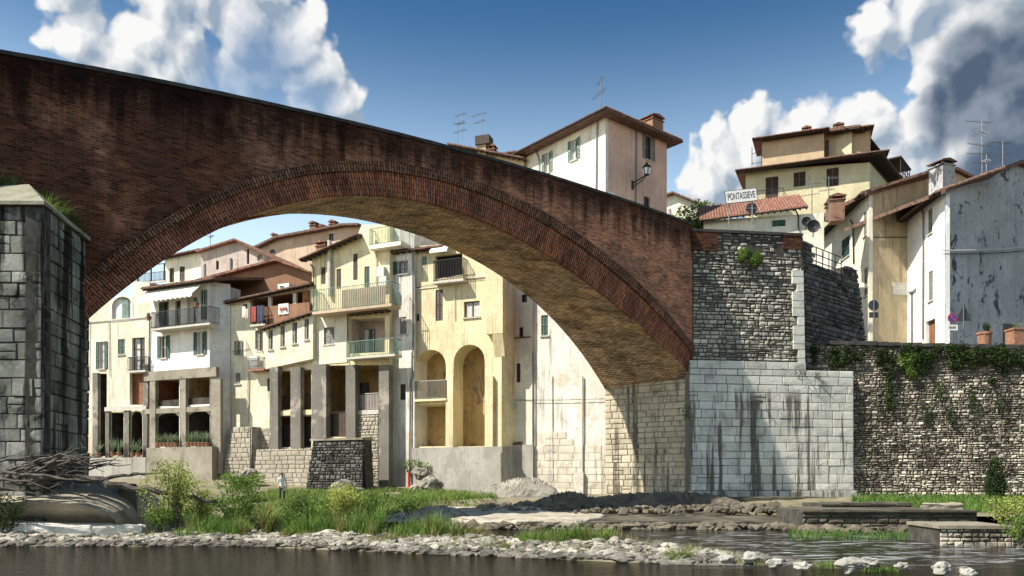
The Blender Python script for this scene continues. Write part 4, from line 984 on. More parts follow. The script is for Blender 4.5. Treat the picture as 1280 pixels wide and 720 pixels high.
mb.prism([(0,.4),(L,.4),(L-.25,zt-.15),(.45,zt-.15)],.5,1.5,1); mb.add([(0,.04,.4),(L,.04,.4),(L-.25,.48,zt-.15),(.45,.48,zt-.15)],[(0,1,2,3)],1); mb.build('stone_face',[M['rubble_dark'],M['mortar']],fw)
mb=MB(); mb.box(.3,L-.2,.3,1.6,zt-.15,zt); mb.build('coping',M['concrete_pale'],fw)

# --- F: tall stained white house
F_=House('riverside_house','tall narrow white house with stained plaster and a green balcony at the top','house',Frame(484,60.6,518,59.6),0.6,G)
F_.win(497,326,510,342,shut='left',smat='shutter'); F_.win(500,396,508,418,fmat='shutter_grey',shut='closed',smat='shutter_grey'); F_.win(500,480,507,500,fmat='frame_dark',sill=False)
F_.wall([(484,640),(518,640),(518,268),(484,268)],M['stained'],6)
F_.balcony(461,501,304,283,1.2,slabmat='cream2',railmat='metal_green',th=.3)
F_.pipe([(516,314),(516.5,400),(515.5,470),(513,476),(512,600)],-.12,.06,'metal_grey'); 
mb=MB(); q=F_.fr.uz(511.5,590,-.2); q2=F_.fr.uz(511.5,622,-.2); mb.tube([(q[0],-.2,q2[1]),(q[0],-.2,q[1])],.1,8); F_.part(mb,'red_pipe',M['red'])
# --- G: yellow house with two tall arches
Gh=House('riverside_house','yellow house with two tall plastered arches and a square two pane window above','house',Frame(515,60.0,627,57.2),0.6,G)
Gh.win(527.5,320.5,533.5,331.5,shut='closed',smat='shutter_blue',sill=False); Gh.win(544.5,362,553.5,401,rev=.3,smat='shutter_brown',fmat='frame_dark',sill=False,shut='closed')
Gh.win(580,376.5,599.5,396.5,fmat='frame_dark',bars=(1,0),curtain=.9); Gh.win(616,367.5,620.5,379.5,sill=False,bars=(0,0)); Gh.win(520,392.5,524,401.5,sill=False,bars=(0,0),fmat='frame_dark')
q=Gh.fr.R(519,437,557.5,499); Gh.holes.append((arch(*q),1.6))
q2=Gh.fr.R(518.5,506,557,558); Gh.holes.append((rect(*q2),1.6))
q3=Gh.fr.R(567,430.5,606,558); Gh.holes.append((arch(*q3),1.6))
for q_ in (q,q2,q3):
    mb=MB(); mb.box(q_[0]-.05,q_[1]+.05,1.6,1.66,q_[2]-.05,q_[3]+.05); Gh.part(mb,'back_wall',M['inner'])
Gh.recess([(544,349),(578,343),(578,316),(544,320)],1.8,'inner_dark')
Gh.wall([(515,640),(627,640),(627,300),(515,308)],M['ochre'],1.9)
mb=MB(); mb.box(q[0]+.9*(q[1]-q[0])-.5,q[1]-.1,1.45,1.59,q[2],q[2]+2.0); Gh.part(mb,'niche_door',M['shutter_brown'])
Gh.balcony(517.5,558,498.5,476,.35,slabmat='ochre',railmat='metal_grey',step=.10)
Gh.balcony(541,579,350,324,.7,slabmat='sill',railmat='metal',step=.12)
q=Gh.fr.uz(544,308,0); mb=MB(); u0=q[0]; u1=Gh.fr.uz(566,306)[0]; zt=q[1]; mb.add([(u0,-.05,zt),(u1,-.05,zt),(u1,-.9,zt-.55),(u0,-.9,zt-.55),(u0,-.9,zt-.75),(u1,-.9,zt-.75)],[(0,1,2,3),(3,2,5,4)]); o=Gh.part(mb,'awning',M['awning']); md=o.modifiers.new('thickness','SOLIDIFY'); md.thickness=.02
q=Gh.fr.uz(487,317.5,-.4); q2=Gh.fr.uz(553,306,-.4); Gh.roof(q[0],q2[0],q[1],q[1],.5,6,.25,'tile')
for ya,x0,x1 in ((358,515,582),(351.5,582,612)): z=Gh.fr.uz(548,ya)[1]; mb=MB(); mb.box(Gh.fr.uz(x0,ya)[0],Gh.fr.uz(x1,ya)[0],-.06,-.003,z-.06,z); Gh.part(mb,'string_course',M['cream2'])
for x0,x1,yb in ((557.5,566.5,563),(606.5,616,567)): 
    q=Gh.fr.R(x0,470,x1,yb,-.25); mb=MB(); mb.box(q[0],q[1],-.28,-.003,q[2],q[3]); Gh.part(mb,'pier',M['ochre'])
# overhanging corner
q=Gh.fr.R(607,330,628,417,-.45); mb=MB(); u0,u1=q[0],q[1]; mb.prism([(u0,q[2]),(u1+.02,q[2]),(u1+.02,q[3]+3),(u0,q[3]+3)],-.45,-.003)
zb=Gh.fr.uz(620,446)[1]; mb.add([(u0+.5,-.44,q[2]),(u1,-.44,q[2]),(u1,-.01,zb),(u0+.5,-.01,zb),(u0+.5,-.01,q[2]),(u1,-.01,q[2])],[(0,1,2,3),(0,3,4),(1,5,2)]); Gh.part(mb,'overhang',M['ochre'])
q=Gh.fr.R(515,559,628,640,-.3); mb=MB(); mb.box(q[0],q[1],-.35,-.004,q[2],q[3]); Gh.part(mb,'base_wall',M['roughcast'])
Gh.pipe([(626.5,566),(626.5,602)],-.5,.10,'concrete_pale')
a2=Gh.fr; c1=(a2.L,0.0); hx=Vector((X(646,58.35),58.35))-a2.a; c2=(hx.dot(a2.d),hx.dot(a2.n))
mb=MB(); zq=Gh.fr.uz(627,558)[1]; mb.add([(c1[0],c1[1],zq),(c2[0],c2[1],zq),(c2[0],c2[1],17.2),(c1[0],c1[1],17.2)],[(0,1,2,3)]); Gh.part(mb,'side_wall',M['ochre'])
mb=MB(); mb.add([(c1[0]+.02,c1[1]-.3,0),(c2[0],c2[1]-.3,0),(c2[0],c2[1]-.3,zq),(c1[0]+.02,c1[1]-.3,zq),(c1[0]+.02,c1[1]+.1,zq),(c2[0],c2[1]+.1,zq)],[(0,1,2,3),(3,2,5,4)]); Gh.part(mb,'base_wall',M['roughcast'])
# --- H: pale stained wall by the abutment
H=House('riverside_house','pale cracked house wall with one green shutter, next to the foot of the bridge','house',Frame(645,58.3,779,55.3),0.4,G)
H.win(676.5,394,685,419.5,shut='closed',smat='shutter'); H.win(645.5,454,650.5,478,fmat='frame_dark',sill=False); H.win(649,409,654,421,fmat='frame_dark',sill=False,bars=(0,0)); H.win(652,368,659,378,fmat='frame_dark',sill=False)
mb=MB(); 
H.wall([(628,650),(779,650),(779,345),(628,345)],M['stained'],5)
q=H.fr.R(630,300,666,556,-.1); mb=MB(); u0,u1,z0,z1=H.fr.R(645.5,454,650.5,478,-.1)
hs=[rect(*H.fr.R(645.5,454,650.5,478,-.1)),rect(*H.fr.R(649,409,654,421,-.1)),rect(*H.fr.R(652,368,659,378,-.1))]
mb.panel(rect(q[0],q[1],q[2],q[3]-2),hs,-.10,.096,.098); H.part(mb,'wall',M['cream2'],label='butter coloured bay beside the yellow house')
q=H.fr.R(614,556,666,640,-.3); mb=MB(); mb.box(q[0],q[1],-.30,-.101,q[2],q[3]); H.part(mb,'base_wall',M['roughcast'])
q=H.fr.uz(617,556,-.55); q2=H.fr.uz(650,554,-.55); H.roof(q[0],q2[0],q[1],q[1],.25,.5,.3,'tile',name='lean_to_roof')
H.pipe([(634.5,448),(635,548)],-.2,.09,'ochre'); q=H.fr.R(632,502,644,511,-.2); mb=MB(); mb.box(q[0],q[1],-.36,-.105,q[2],q[3]); H.part(mb,'meter_box',M['sill'])
H.pipe([(666,440),(666,592)],-.18,.05,'metal_grey'); H.pipe([(728,470),(728,590)],-.12,.06,'sill')
q=H.fr.R(718,590,729,622,-.3); mb=MB(); mb.box(q[0],q[1],-.3,-.004,q[2],q[3]); H.part(mb,'pilaster',M['sill'])
mb=MB(); u0=H.fr.uz(668,560)[0]; masonry(mb,u0,H.fr.L,.5,7.5,(.4,.55),(.6,1.3),.012,.03,-.02,0,.05,.015,.012,(.8,1.2),clip=lambda u,z: z<4.6+2.2*noise.noise(Vector((u*.5,z*.15,7)))); H.part(mb,'stone_base',[M['pale_block']])
mb=MB(); zz=H.fr.uz(650,549,-.08)[1]; a=H.fr.uz(630,549,-.08)[0]; z=H.fr.uz(650,410,-.1)[1]
mb.box(a,H.fr.uz(664,420)[0],-.18,-.103,z-.75,z-.66); H.part(mb,'string_course',M['tile'])

# ---- pipes, cables and units on the facades
E.pipe([(434.5,390),(434.5,454)],-.12,.045,'frame_dark'); E.pipe([(388,330),(392,336),(392.5,384)],-.12,.05,'frame_dark'); E.pipe([(470,300),(470,356)],-.1,.05,'sill')
C.pipe([(312,376),(317,384),(317,404)],-.1,.04,'frame_dark'); C.pipe([(310,464),(309.5,535)],-.1,.045,'sill'); C.pipe([(290,440),(312,436)],-.06,.02,'metal',name='cable')
Gh.pipe([(518,360),(560,352),(626,347)],-.06,.02,'metal',name='cable'); Gh.pipe([(568,352),(568,400)],-.08,.03,'cream2'); Gh.pipe([(497,312),(503,318),(504,330)],-.1,.05,'frame_dark')
H.pipe([(640,500),(700,500),(772,498)],-.14,.02,'metal',name='cable'); H.pipe([(690,470),(691,600)],-.06,.03,'sill')
A.pipe([(136,402),(137,470)],-.08,.035,'sill'); A.pipe([(100,560),(110,480),(111,400)],-.1,.03,'metal',name='cable')
B.pipe([(187,409),(240,404),(262,402)],-.06,.015,'metal',name='cable')
for px,py in ((477,340),(480,352)): 
    q=E.fr.R(px-5,py-6,px+4,py+6,-.2); mb=MB(); mb.box(q[0],q[1],-.35,-.003,q[2],q[3])
    for i in range(6): z=q[2]+(q[3]-q[2])*(i+.5)/6; mb.box(q[0]+.05,q[1]-.05,-.36,-.35,z-.02,z+.02)
    E.part(mb,'cooling_unit',M['curtain'])
# ================================================================== houses above the bridge and along the street
# --- pink corner house: lit white side and salmon front share one corner
KC=Vector((X(757,61),61)); kl=KC+Vector((-.801,1)).normalized()*15.5; kr=KC+Vector((1.187,1)).normalized()*7.3
FKL=Frame.pts(kl,KC); FKR=Frame.pts(KC,kr)
K=House('corner_house','salmon pink and white corner house above the bridge with a wall lantern and shuttered windows','house',FKL,13.0)
ztK=FKL.uz(757,146)[1]
K.win(681,191,687.5,216,shut='open',smat='shutter_blue',curtain=.4); K.win(714,174,721.5,200,shut='open',smat='shutter_blue',curtain=.3)
K.wall([(0,12),(FKL.L,12),(FKL.L,ztK),(0,ztK)],M['white3'],.3,px=False,label='sunlit white plaster side wall')
q=K.fr.R(640,190,673,300,-.03); mb=MB(); mb.box(-.0,q[1],-.03,-.003,12,ztK-.15); K.part(mb,'wall_panel',M['cream2'])
K.pipe([(747,152),(745.5,175),(745,255)],-.1,.06); K.pipe([(669,186),(674,200),(674.5,240)],-.1,.05)
# right wall built in its own frame, converted to the left frame
def conv(mb,fr_from,fr_to):
    out=[]
    for u,y,z in mb.v:
        w=fr_from.world(u,y,z); v=Vector((w.x,w.y))-fr_to.a; out.append((v.dot(fr_to.d),v.dot(fr_to.n),z))
    mb.v=out; return mb
class Side(House):
    """a second facade of the same house, with its own frame, whose parts go under the same root"""
    def __init__(s,house,fr): s.h=house; s.fr=fr; s.root=house.root; s.holes=[]; s.zb=house.zb
    def part(s,mb,name,mat,parent=None,smooth=False,label=None):
        conv(mb,s.fr,s.h.fr); return House.part(s,mb,name,mat,parent,smooth,label)
KR=Side(K,FKR)
KR.win(807,170,814.5,200,shut='open',smat='shutter_grey',fmat='frame_dark'); KR.win(805,246,812.5,268,fmat='frame_dark',sill=False)
KR.wall([(0,12),(FKR.L,12),(FKR.L,ztK),(0,ztK)],M['pink'],.05,px=False,label='salmon pink front wall')
KR.pipe([(796,157),(795,262)],-.08,.05)
# roof: hipped slab over both faces with deep eaves
def hroof(house,fr,z,over,depth,rise,u0,u1,mat='tile_dark',name='roof'):
    s=house; return s.roof(u0,u1,z,z,over,depth,rise,mat,name=name)
mb=MB()
o=.95
def off(fr,u,y): w=fr.world(u,y,0); v=Vector((w.x,w.y))-FKL.a; return (v.dot(FKL.d),v.dot(FKL.n))
pts=[off(FKL,-.5,-o),None,off(FKR,FKR.L+.9,-o),off(FKR,FKR.L+.9,7),off(FKL,-.5,8)]
# corner point: intersection of the two offset eave lines
A1=Vector(off(FKL,0,-o)); d1=Vector((1,0)); a2=Vector(off(FKR,0,-o)); b2=Vector(off(FKR,1,-o))-a2
t=((a2.y-A1.y))/(-b2.y) if abs(b2.y)>1e-6 else 0; C2=a2+b2*t; pts[1]=(C2.x,C2.y)
zr=ztK+.05; n=len(pts); rc=(FKL.L*.45,3.6)
vs=[(p[0],p[1],zr-.10) for p in pts]+[(p[0],p[1],zr+.10) for p in pts]+[(rc[0],rc[1],zr+1.3),(off(FKR,3.5,3.5)[0],off(FKR,3.5,3.5)[1],zr+1.3)]
mb.add(vs,[tuple(range(n))[::-1]]+[(i,(i+1)%n,n+(i+1)%n,n+i) for i in range(n)]+[(n,n+1,2*n+1,2*n),(n+1,n+2,2*n+1),(n+2,n+3,2*n+1),(n+3,n+4,2*n,2*n+1),(n+4,n,2*n)])
rk=K.part(mb,'roof',M['tile_dark'])
mb=MB(); k=0
for a,b in ((pts[0],pts[1]),(pts[1],pts[2])):
    L=hypot(b[0]-a[0],b[1]-a[1]); m=int(L/.2)
    for i in range(m):
        f=i/m; mb.rock((a[0]+(b[0]-a[0])*f,a[1]+(b[1]-a[1])*f,zr+.12),.09,.09,.06,i,1,.2)
K.part(mb,'roof_tiles',M['tile'],rk)
mb=MB(); mb.tube([(pts[0][0],pts[0][1]-.05,zr),(pts[1][0],pts[1][1]-.05,zr)],.08,6); K.part(mb,'gutter',M['metal'],rk)
KR.chimney(816,144,829,166,1.5,'chimney',rk)
K.antenna(751,140,98,.6,((0,1.5,2.6),(.38,1.9,2.9)),rk)
# wall lantern
u,z=FKR.uz(791,229,-.05); u2,z2=FKR.uz(809,212,-1.2)
mb=MB(); mb.tube([(u,-.02,z),(u+.25,-.5,z+.25),(u2,-1.15,z2-.42)],.05,6); mb.tube([(u,-.02,z-.35),(u+.2,-.5,z-.05),(u2,-1.05,z2-.55)],.03,6); mb.box(u-.1,u+.1,-.06,-.003,z-.5,z+.2)
for i in range(3): mb.tube([(u+.1+.12*i,-.2-.22*i,z-.2+.08*i),(u+.1+.12*i+.12,-.3-.22*i,z+.05+.08*i)],.02,4)
wl=KR.part(mb,'wall_lamp',M['metal'])
mb=MB(); c=(u2,-1.15,z2); mb.lathe(c,[(.20,-.42),(.34,.12),(.38,.16),(.26,.34),(.12,.42),(.05,.62)],6)
for v in range(0): pass
KR.part(mb,'lantern',M['metal'],wl)
mb=MB(); 
for i in range(6):
    a0=2*pi*(i+.14)/6; a1=2*pi*(i+.86)/6
    mb.add([(c[0]+.225*cos(a0),c[1]+.225*sin(a0),c[2]-.36),(c[0]+.225*cos(a1),c[1]+.225*sin(a1),c[2]-.36),(c[0]+.345*cos(a1),c[1]+.345*sin(a1),c[2]+.09),(c[0]+.345*cos(a0),c[1]+.345*sin(a0),c[2]+.09)],[(0,1,2,3)])
KR.part(mb,'lantern_glass',M['opal'],wl)
q=FKR.R(760,240,768,249,-.02); mb=MB(); mb.box(q[0],q[1],-.03,-.003,q[2],q[3]); KR.part(mb,'street_plate',M['signwhite'])
# --- low roofs and chimneys left of it
L1=House('rear_house','low house behind the bridge parapet with a wide dark topped chimney and two aerials','house',Frame(566,70,655,68),14)
z=L1.fr.uz(600,189)[1]
L1.wall([(566,330),(655,330),(655,200),(566,186)],M['tan'],6)
q0=L1.fr.uz(560,181,-.4); q1=L1.fr.uz(600,186,-.4); r=L1.roof(q0[0]+.0,L1.fr.uz(655,200,-.4)[0],q0[1],L1.fr.uz(655,199,-.4)[1],.5,6,.1,'tile')
u0,u1,z0,z1=L1.fr.R(596,180,607,200,-.2); mb=MB(); mb.box(u0,u1,-.2,.6,z0,z1); ch=L1.part(mb,'chimney',M['tan'],r)
u0,u1,z0,z1=L1.fr.R(594,169,611.5,180,-.3); mb=MB(); mb.box(u0,u1,-.35,.75,z0,z1); L1.part(mb,'chimney_cap',M['eave'],ch)
L1.chimney(609,181,617.5,196,-.1,'chimney',r)
L1.antenna(577,182,142,1.0,((0,1.2,2.8),(.25,1.0,2.6),(.5,1.3,2.9)),r); L1.antenna(601.5,172,141,.3,((0,1.5,2.9),(.3,1.2,2.8)),r); L1.antenna(572,182,150,1.2,((.1,1.0,.3),),r)
L2=House('rear_house','low rear house with a reddish tiled roof beside the white wall','house',Frame(612,74,660,73),14)
L2.wall([(612,330),(668,330),(668,192),(612,196)],M['cream2'],5); q0=L2.fr.uz(610,196,-.4); L2.roof(q0[0],L2.fr.uz(668,190,-.4)[0],q0[1],q0[1]+.1,.5,4,.35,'tile')
# --- small yellow house and tree at the right of the pink house
S1=House('small_house','small pale yellow house with a pointed gable just right of the pink corner house','house',Frame(826,86,882,84),17)
S1.wall([(826,340),(875,340),(875,256),(842,242.5),(826,249)],M['cream2'],7)
mb=MB(); mb.prism(S1.poly([(822,248.5),(842,241),(882,257.5),(882,259.5),(842,243.2),(822,250.5)]),-.6,7.2); S1.part(mb,'roof',M['tile_dark'])
mb=MB(); q=S1.fr.uz(836,262,-.5); mb.tube([(q[0],-.5,q[1]-1.5),(q[0],-.5,q[1])],.28,10); S1.part(mb,'flue',M['sill'])
S2=House('small_house','plain pale house with a metal flue, left of the town sign','house',Frame(872,92,910,91),17)
S2.wall([(872,340),(912,340),(912,262),(872,264)],M['cream2'],6); q0=S2.fr.uz(868,264,-.4); S2.roof(q0[0],S2.fr.uz(914,262,-.4)[0],q0[1],q0[1],.5,5,.25,'tile')
mb=MB(); q=S2.fr.uz(890,270,-.5); q2=S2.fr.uz(890,253,-.5); mb.tube([(q[0],-.5,q[1]),(q[0],-.5,q2[1])],.25,10); S2.part(mb,'flue',M['sill']); S2.antenna(893,264,254,.5,((0,1.4,.1),))
# --- low tiled house behind the tower
T1=House('tiled_house','low cream house with a broad terracotta roof and green shuttered window behind the town sign','house',Frame(878,63.5,1032,61.5),15.0)
T1.win(965,275,982,283,shut='closed',smat='shutter',sill=False)
T1.wall([(880,345),(1030,345),(1030,266),(880,276)],M['cream2'],6)
q0=T1.fr.uz(874,277,-.5); q1=T1.fr.uz(1010,260,-.5); r1=T1.roof(q0[0],q1[0],q0[1],q1[1],.6,4.5,.52,'tile')
T1.pipe([(994,262),(998,270),(998,287)],-.1,.06,'metal')
T1.chimney(1038,243,1056,266,.6,'chimney',r1,'tile'); T1.dish(1008,277,6,-1.2,'metal'); T1.dish(1017,283,8,-1.6,'metal')
T1.chimney(1033,252,1040,266,1.4,'chimney',r1); T1.antenna(1036,270,221,-.4,((.0,1.3,.2),(.3,1.1,2.9)),r1); T1.antenna(1015,262,228,1.2,((0,1.2,.1),(.4,1.5,2.9)),r1)
# --- stepped yellow villa
V=House('villa','stepped straw yellow villa with wide overhanging roofs on three levels','house',Frame(928,88,1087,83.5),16)
V.win(957,221,973,249,sill=False,shut='closed',smat='shutter_brown',name='balcony_door'); V.win(992,215,1007,233,sill=False,shut='closed',smat='shutter_brown'); V.win(1033,210,1048.5,233,sill=False,shut='closed',smat='shutter_brown')
V.win(918,258,921,266,hole=False,sill=False) if False else None
V.wall([(932,345),(1087,345),(1087,203),(932,214)],M['villa'],9)
q0=V.fr.uz(919,214,-1.2); q1=V.fr.uz(1112,199,-1.2); zE=q0[1]; V.roof(q0[0],q1[0],zE,zE,1.3,10,.14,'tile')
V.balcony(938,980,252,237,1.0,slabmat='cream2')
V.chimney(952,229,960,243,-.8,'chimney') if False else None
# upper storey set back, two volumes
q=V.fr.R(952,172,1030,206,1.2); mb=MB(); mb.box(q[0],q[1],1.2,7,q[2]-1.5,q[3]); V.part(mb,'upper_wall',M['villa_up'])
q=V.fr.R(1040,165,1088,205,2.6); u1=q[1]; mb=MB(); mb.box(q[0]-1.5,q[1],2.6,9,q[2]-1.5,q[3]+.6); V.part(mb,'upper_wall',M['villa_up'])
qa=V.fr.uz(940,174,.2); qb=V.fr.uz(1037,164,.2); r2=V.roof(qa[0],qb[0],qa[1],qa[1],1.0,7,.14,'tile',y=1.2)
qc=V.fr.uz(1034,168,1.4); qd=V.fr.uz(1124,158,1.4); r3=V.roof(V.fr.uz(1036,166,1.4)[0],V.fr.uz(1093,163,1.4)[0],qa[1]+.1,qa[1]+.1,1.1,8,.14,'tile',y=2.6)
V.win(1031.5,175,1036,196,y=2.45,rev=.14,hole=False,sill=False,shut='closed',smat='shutter_brown')
V.chimney(1042.5,154,1054,170,3.5,'chimney',r3); V.chimney(1003.5,158,1013,166,2.5,'chimney',r2); V.antenna(1087,166,157,3.2,((0,.5,.1),),r3); V.dish(1042,164,4,3,'metal',r3)
mb=MB(); a=V.fr.uz(940,206,0); 
for px in (940,952): u,z=V.fr.uz(px,207,-.2); mb.tube([(u,-.2,z),(u,-.2,z+2.0)],.04,4)
ua,za=V.fr.uz(940,193,-.2); ub,zb_=V.fr.uz(952,187,-.2); mb.tube([(ua,-.2,za),(ub,-.2,zb_)],.035,4); mb.tube([(ua,-.2,za-1),(ub,-.2,za-1)],.03,4); V.part(mb,'terrace_railing',M['metal'])
# right side face of the villa, in shadow, with terraces
VC=V.fr.world(V.fr.L,0,0); FVS=Frame.pts((VC.x,VC.y),(VC.x+7.5,VC.y+9.5)); VS=Side(V,FVS)
VS.win(1091,212,1095,231,sill=False,shut='closed',smat='shutter_brown') if False else None
zb0=V.fr.uz(1087,345)[1]; zt0=V.fr.uz(1087,203)[1]
VS.wall([(0,zb0),(FVS.L,zb0),(FVS.L,zt0),(0,zt0)],M['villa'],.05,px=False,name='side_wall')
VS.roof(-1.0,FVS.L+.5,zE-.05,zE-.05,1.3,5,.12,'tile_dark')
u0,z0=0.6,zt0+.9
mb=MB(); mb.box(1.5,FVS.L-.5,2.2,6,zt0,qa[1]+.1); VS.part(mb,'upper_wall',M['villa'])
for a in (2.4,4.6): 
    mb=MB(); mb.box(a,a+.8,2.1,2.19,zt0+1.2,zt0+2.9); VS.part(mb,'window',M['shutter_brown'])
VS.roof(.6,FVS.L+.6,qa[1],qa[1],1.1,4,.14,'tile_dark',y=2.2)
mb=MB(); u=FVS.L-1
for zz in (zE+.4,zE+1.0,zE+1.6,zE-2.2): mb.tube([(u-3,-1.2,zz),(u+1.6,-1.2,zz)],.05,5)
for i in range(5): mb.tube([(u-3+i*1.1,-1.2,zE-2.6),(u-3+i*1.1,-1.2,zE+2.4)],.05,5)
mb.box(u-3.2,u+1.8,-1.3,1.2,zE+2.3,zE+2.45); mb.box(u-3.2,u+1.8,-1.3,1.2,zE-2.7,zE-2.5); VS.part(mb,'terrace_frame',M['eave'])
# --- tan house
TA=Vector((X(1086,63),63)); FTL=Frame.pts(TA+Vector((.07,1)).normalized()*13,TA); FTR=Frame.pts(TA,TA+Vector((.97,.24))*12)
TN=House('tan_house','dirty tan plastered house with a stained end wall and a narrow sunlit side','house',FTL,9.5)
zA=FTL.uz(1086,243)[1]
TN.win(1079.5,265,1083.5,295,fmat='frame_dark',shut='closed',smat='shutter_grey'); TN.win(1080,335,1084.5,370,shut='closed',smat='shutter_grey'); TN.win(1052,297,1062,322,shut='closed',smat='shutter'); 
TN.wall([(0,8.5),(FTL.L,8.5),(FTL.L,zA),(0,zA)],M['cream2'],.3,px=False,label='narrow sunlit cream side wall')
TN.pipe([(1063,275),(1066,282),(1067,330)],-.1,.06,'metal')
TN.roof(-.6,FTL.L+.35,zA-.1,zA-.1,.75,5,.30,'tile_dark')
TR=Side(TN,FTR)
pk=FTR.uz(1188,214)[1]; TR.wall([(0,8.5),(12,8.5),(12,zA+1.2),(8.0,pk),(0,zA+.05)],M['tan'],.05,px=False,label='stained tan end wall')
mb=MB(); mb.prism([(-.5,zA-.2),(8.0,pk+.02),(12.4,zA+1.1),(12.4,zA+1.35),(8,pk+.27),(-.5,zA+.08)],-.35,8.2); rt=TR.part(mb,'roof',M['tile_dark'])
TR.pipe([(1093,296.5),(1141,296.5),(1141,336)],-.06,.035,'metal'); 
q=FTR.R(1116,354,1146,369,-.05); mb=MB(); mb.box(q[0],q[1],-.06,-.003,q[2],q[3]); TR.part(mb,'rendered_panel',M['sill'])
TR.win(1146,376,1150,410,fmat='frame_dark',sill=False,hole=False,y=-.2)
# --- white house with blackened gable
WC=Vector((X(1182,57.5),57.5)); FWL=Frame.pts(WC+Vector((.06,1)).normalized()*9,WC); FWR=Frame.pts(WC,WC+Vector((.93,.367))*10)
WH=House('gable_house','white house with a blackened grey gable wall above two terracotta planters','house',FWL,9.5)
zW=FWL.uz(1182,240)[1]
WH.win(1160,261,1165.5,292,shut='closed',smat='shutter_grey'); WH.win(1160.5,339,1166,376,shut='closed',smat='shutter_grey')
q=FWL.R(1157.5,400,1169,424); WH.holes.append((rect(q[0],q[1],9.0,q[3]),.35)); mb=MB(); mb.box(q[0],q[1],.25,.33,9,q[3])
for i in range(7): mb.box(q[0]+.03+(q[1]-q[0])*i/7,q[0]+(q[1]-q[0])*(i+.8)/7,.22,.25,9,q[3]-.08)
WH.part(mb,'garage_door',M['rust'])
WH.wall([(0,8.5),(FWL.L,8.5),(FWL.L,zW),(0,zW)],M['white2'],.3,px=False,label='sunlit white side wall')
WH.roof(-.5,FWL.L+.3,zW-.15,zW-.15,.8,4,.35,'tile_dark'); WH.pipe([(1152,262),(1154,268),(1153.5,424)],-.1,.06,'metal_grey')
WR=Side(WH,FWR)
kx,kz=FWR.uz(1272,206); WR.wall([(0,8.5),(10,8.5),(10,kz-.4),(kx,kz),(0,zW+.1)],M['gable'],.05,px=False,label='blackened grey gable wall')
mb=MB(); mb.prism([(-.5,zW-.25),(kx,kz-.02),(10.5,kz-.55),(10.5,kz-.27),(kx,kz+.26),(-.5,zW+.03)],-.40,9.2); rw_=WR.part(mb,'roof',M['tile_dark'])
WR.chimney(1178.5,199,1193.5,232,.6,'gable',rw_,'tile_dark')
WR.antenna(1227.5,215,151,1.5,((0,2.0,2.9),(.2,1.6,.2),(.45,2.0,3.0),(.62,1.8,2.8),(.8,1.3,2.9)),rw_); WR.antenna(1253.5,208,177,2.5,((0,1.5,2.9),(.5,1.6,2.7)),rw_); WR.antenna(1233,214,193,2,((.3,.6,.2),),rw_)
for py,mt in ((311,'sill'),(315.5,'metal')):
    a=FWR.uz(1178,py+2,-.3); b=FWR.uz(1300,py-4,-.3); mb=MB(); mb.tube([(a[0]+(b[0]-a[0])*i/8,-.3,a[1]+(b[1]-a[1])*i/8-.12*sin(pi*i/8)) for i in range(9)],.035,5); WR.part(mb,'cable',M[mt])
q=FWR.R(1254,405,1268,426,-.02); mb=MB(); mb.box(q[0],q[1],-.04,-.003,9,q[3]); WR.part(mb,'cellar_door',M['shutter_brown'])

# ================================================================== street furniture
def post(mb,x,y,z0,z1,r=.035): mb.tube([(x,y,z0),(x,y,z1)],r,8)
def text(name,body,size,loc,rot,mat,parent,ext=.004):
    cu=bpy.data.curves.new(name,'FONT'); cu.body=body; cu.size=size; cu.extrude=ext; cu.align_x='CENTER'; cu.align_y='CENTER'
    o=bpy.data.objects.new(name,cu); COL.objects.link(o)
    bpy.context.view_layer.update(); me=bpy.data.meshes.new_from_object(o.evaluated_get(bpy.context.evaluated_depsgraph_get())); bpy.data.objects.remove(o)
    me.materials.clear(); me.materials.append(mat)
    o=bpy.data.objects.new(name,me); COL.objects.link(o); o.location=loc; o.rotation_euler=rot; o.parent=parent; return o
# town name sign
D=50.6; x0,x1=X(906,D),X(946,D); zc=Z(245.5,D); zb=ZT
s=thing('town_sign','white town name board reading PONTASSIEVE on two posts above the stone tower','sign',(X(911,D),D,zb))
mb=MB(); post(mb,X(911,D),D,zb-.1,Z(241,D)); s1=mb.build('post',M['metal_grey'],s); mb=MB(); post(mb,X(940.5,D),D,zb-.1,Z(238,D)); mb.build('post',M['metal_grey'],s)
tilt=0.11; cx=(x0+x1)/2; w=(x1-x0)/2; h=.41
def brd(mb,w,h,y0,y1):
    c,sn=cos(tilt),sin(tilt); mb.prism([(cx+a*c-b*sn,zc+a*sn+b*c) for a,b in ((-w,-h),(w,-h),(w,h),(-w,h))],y0,y1)
mb=MB(); brd(mb,w,h,D-.09,D-.05); bd=mb.build('board',M['black'],s)
mb=MB(); brd(mb,w-.035,h-.035,D-.098,D-.088); mb.build('face',M['signwhite'],bd)
tx=text('lettering','PONTASSIEVE',.60,(cx-s.location.x,D-.104-s.location.y,zc-s.location.z),(pi/2,-tilt,0),M['black'],bd)
bw=tx.dimensions.x or 1; me=tx.data; xs_=[v.co.x for v in me.vertices]; k=(2*w-.30)/(max(xs_)-min(xs_))
for v in me.vertices: v.co.x*=k
def disc(mb,x,y,z,r,y0=.0,th=.02,n=24): mb.prism([(x+r*cos(2*pi*i/n),z+r*sin(2*pi*i/n)) for i in range(n)],y+y0,y+y0+th)
s=thing('road_sign','round road sign seen from its dark back, on a post beside the town name board','sign',(X(940,51.3),51.3,zb))
mb=MB(); post(mb,X(940,51.3),51.3,zb-.1,Z(253,51.3)); mb.build('post',M['metal_grey'],s)
mb=MB(); disc(mb,X(940,51.3),51.3,Z(260,51.3),.36,.05); mb.build('disc',M['signback'],s)
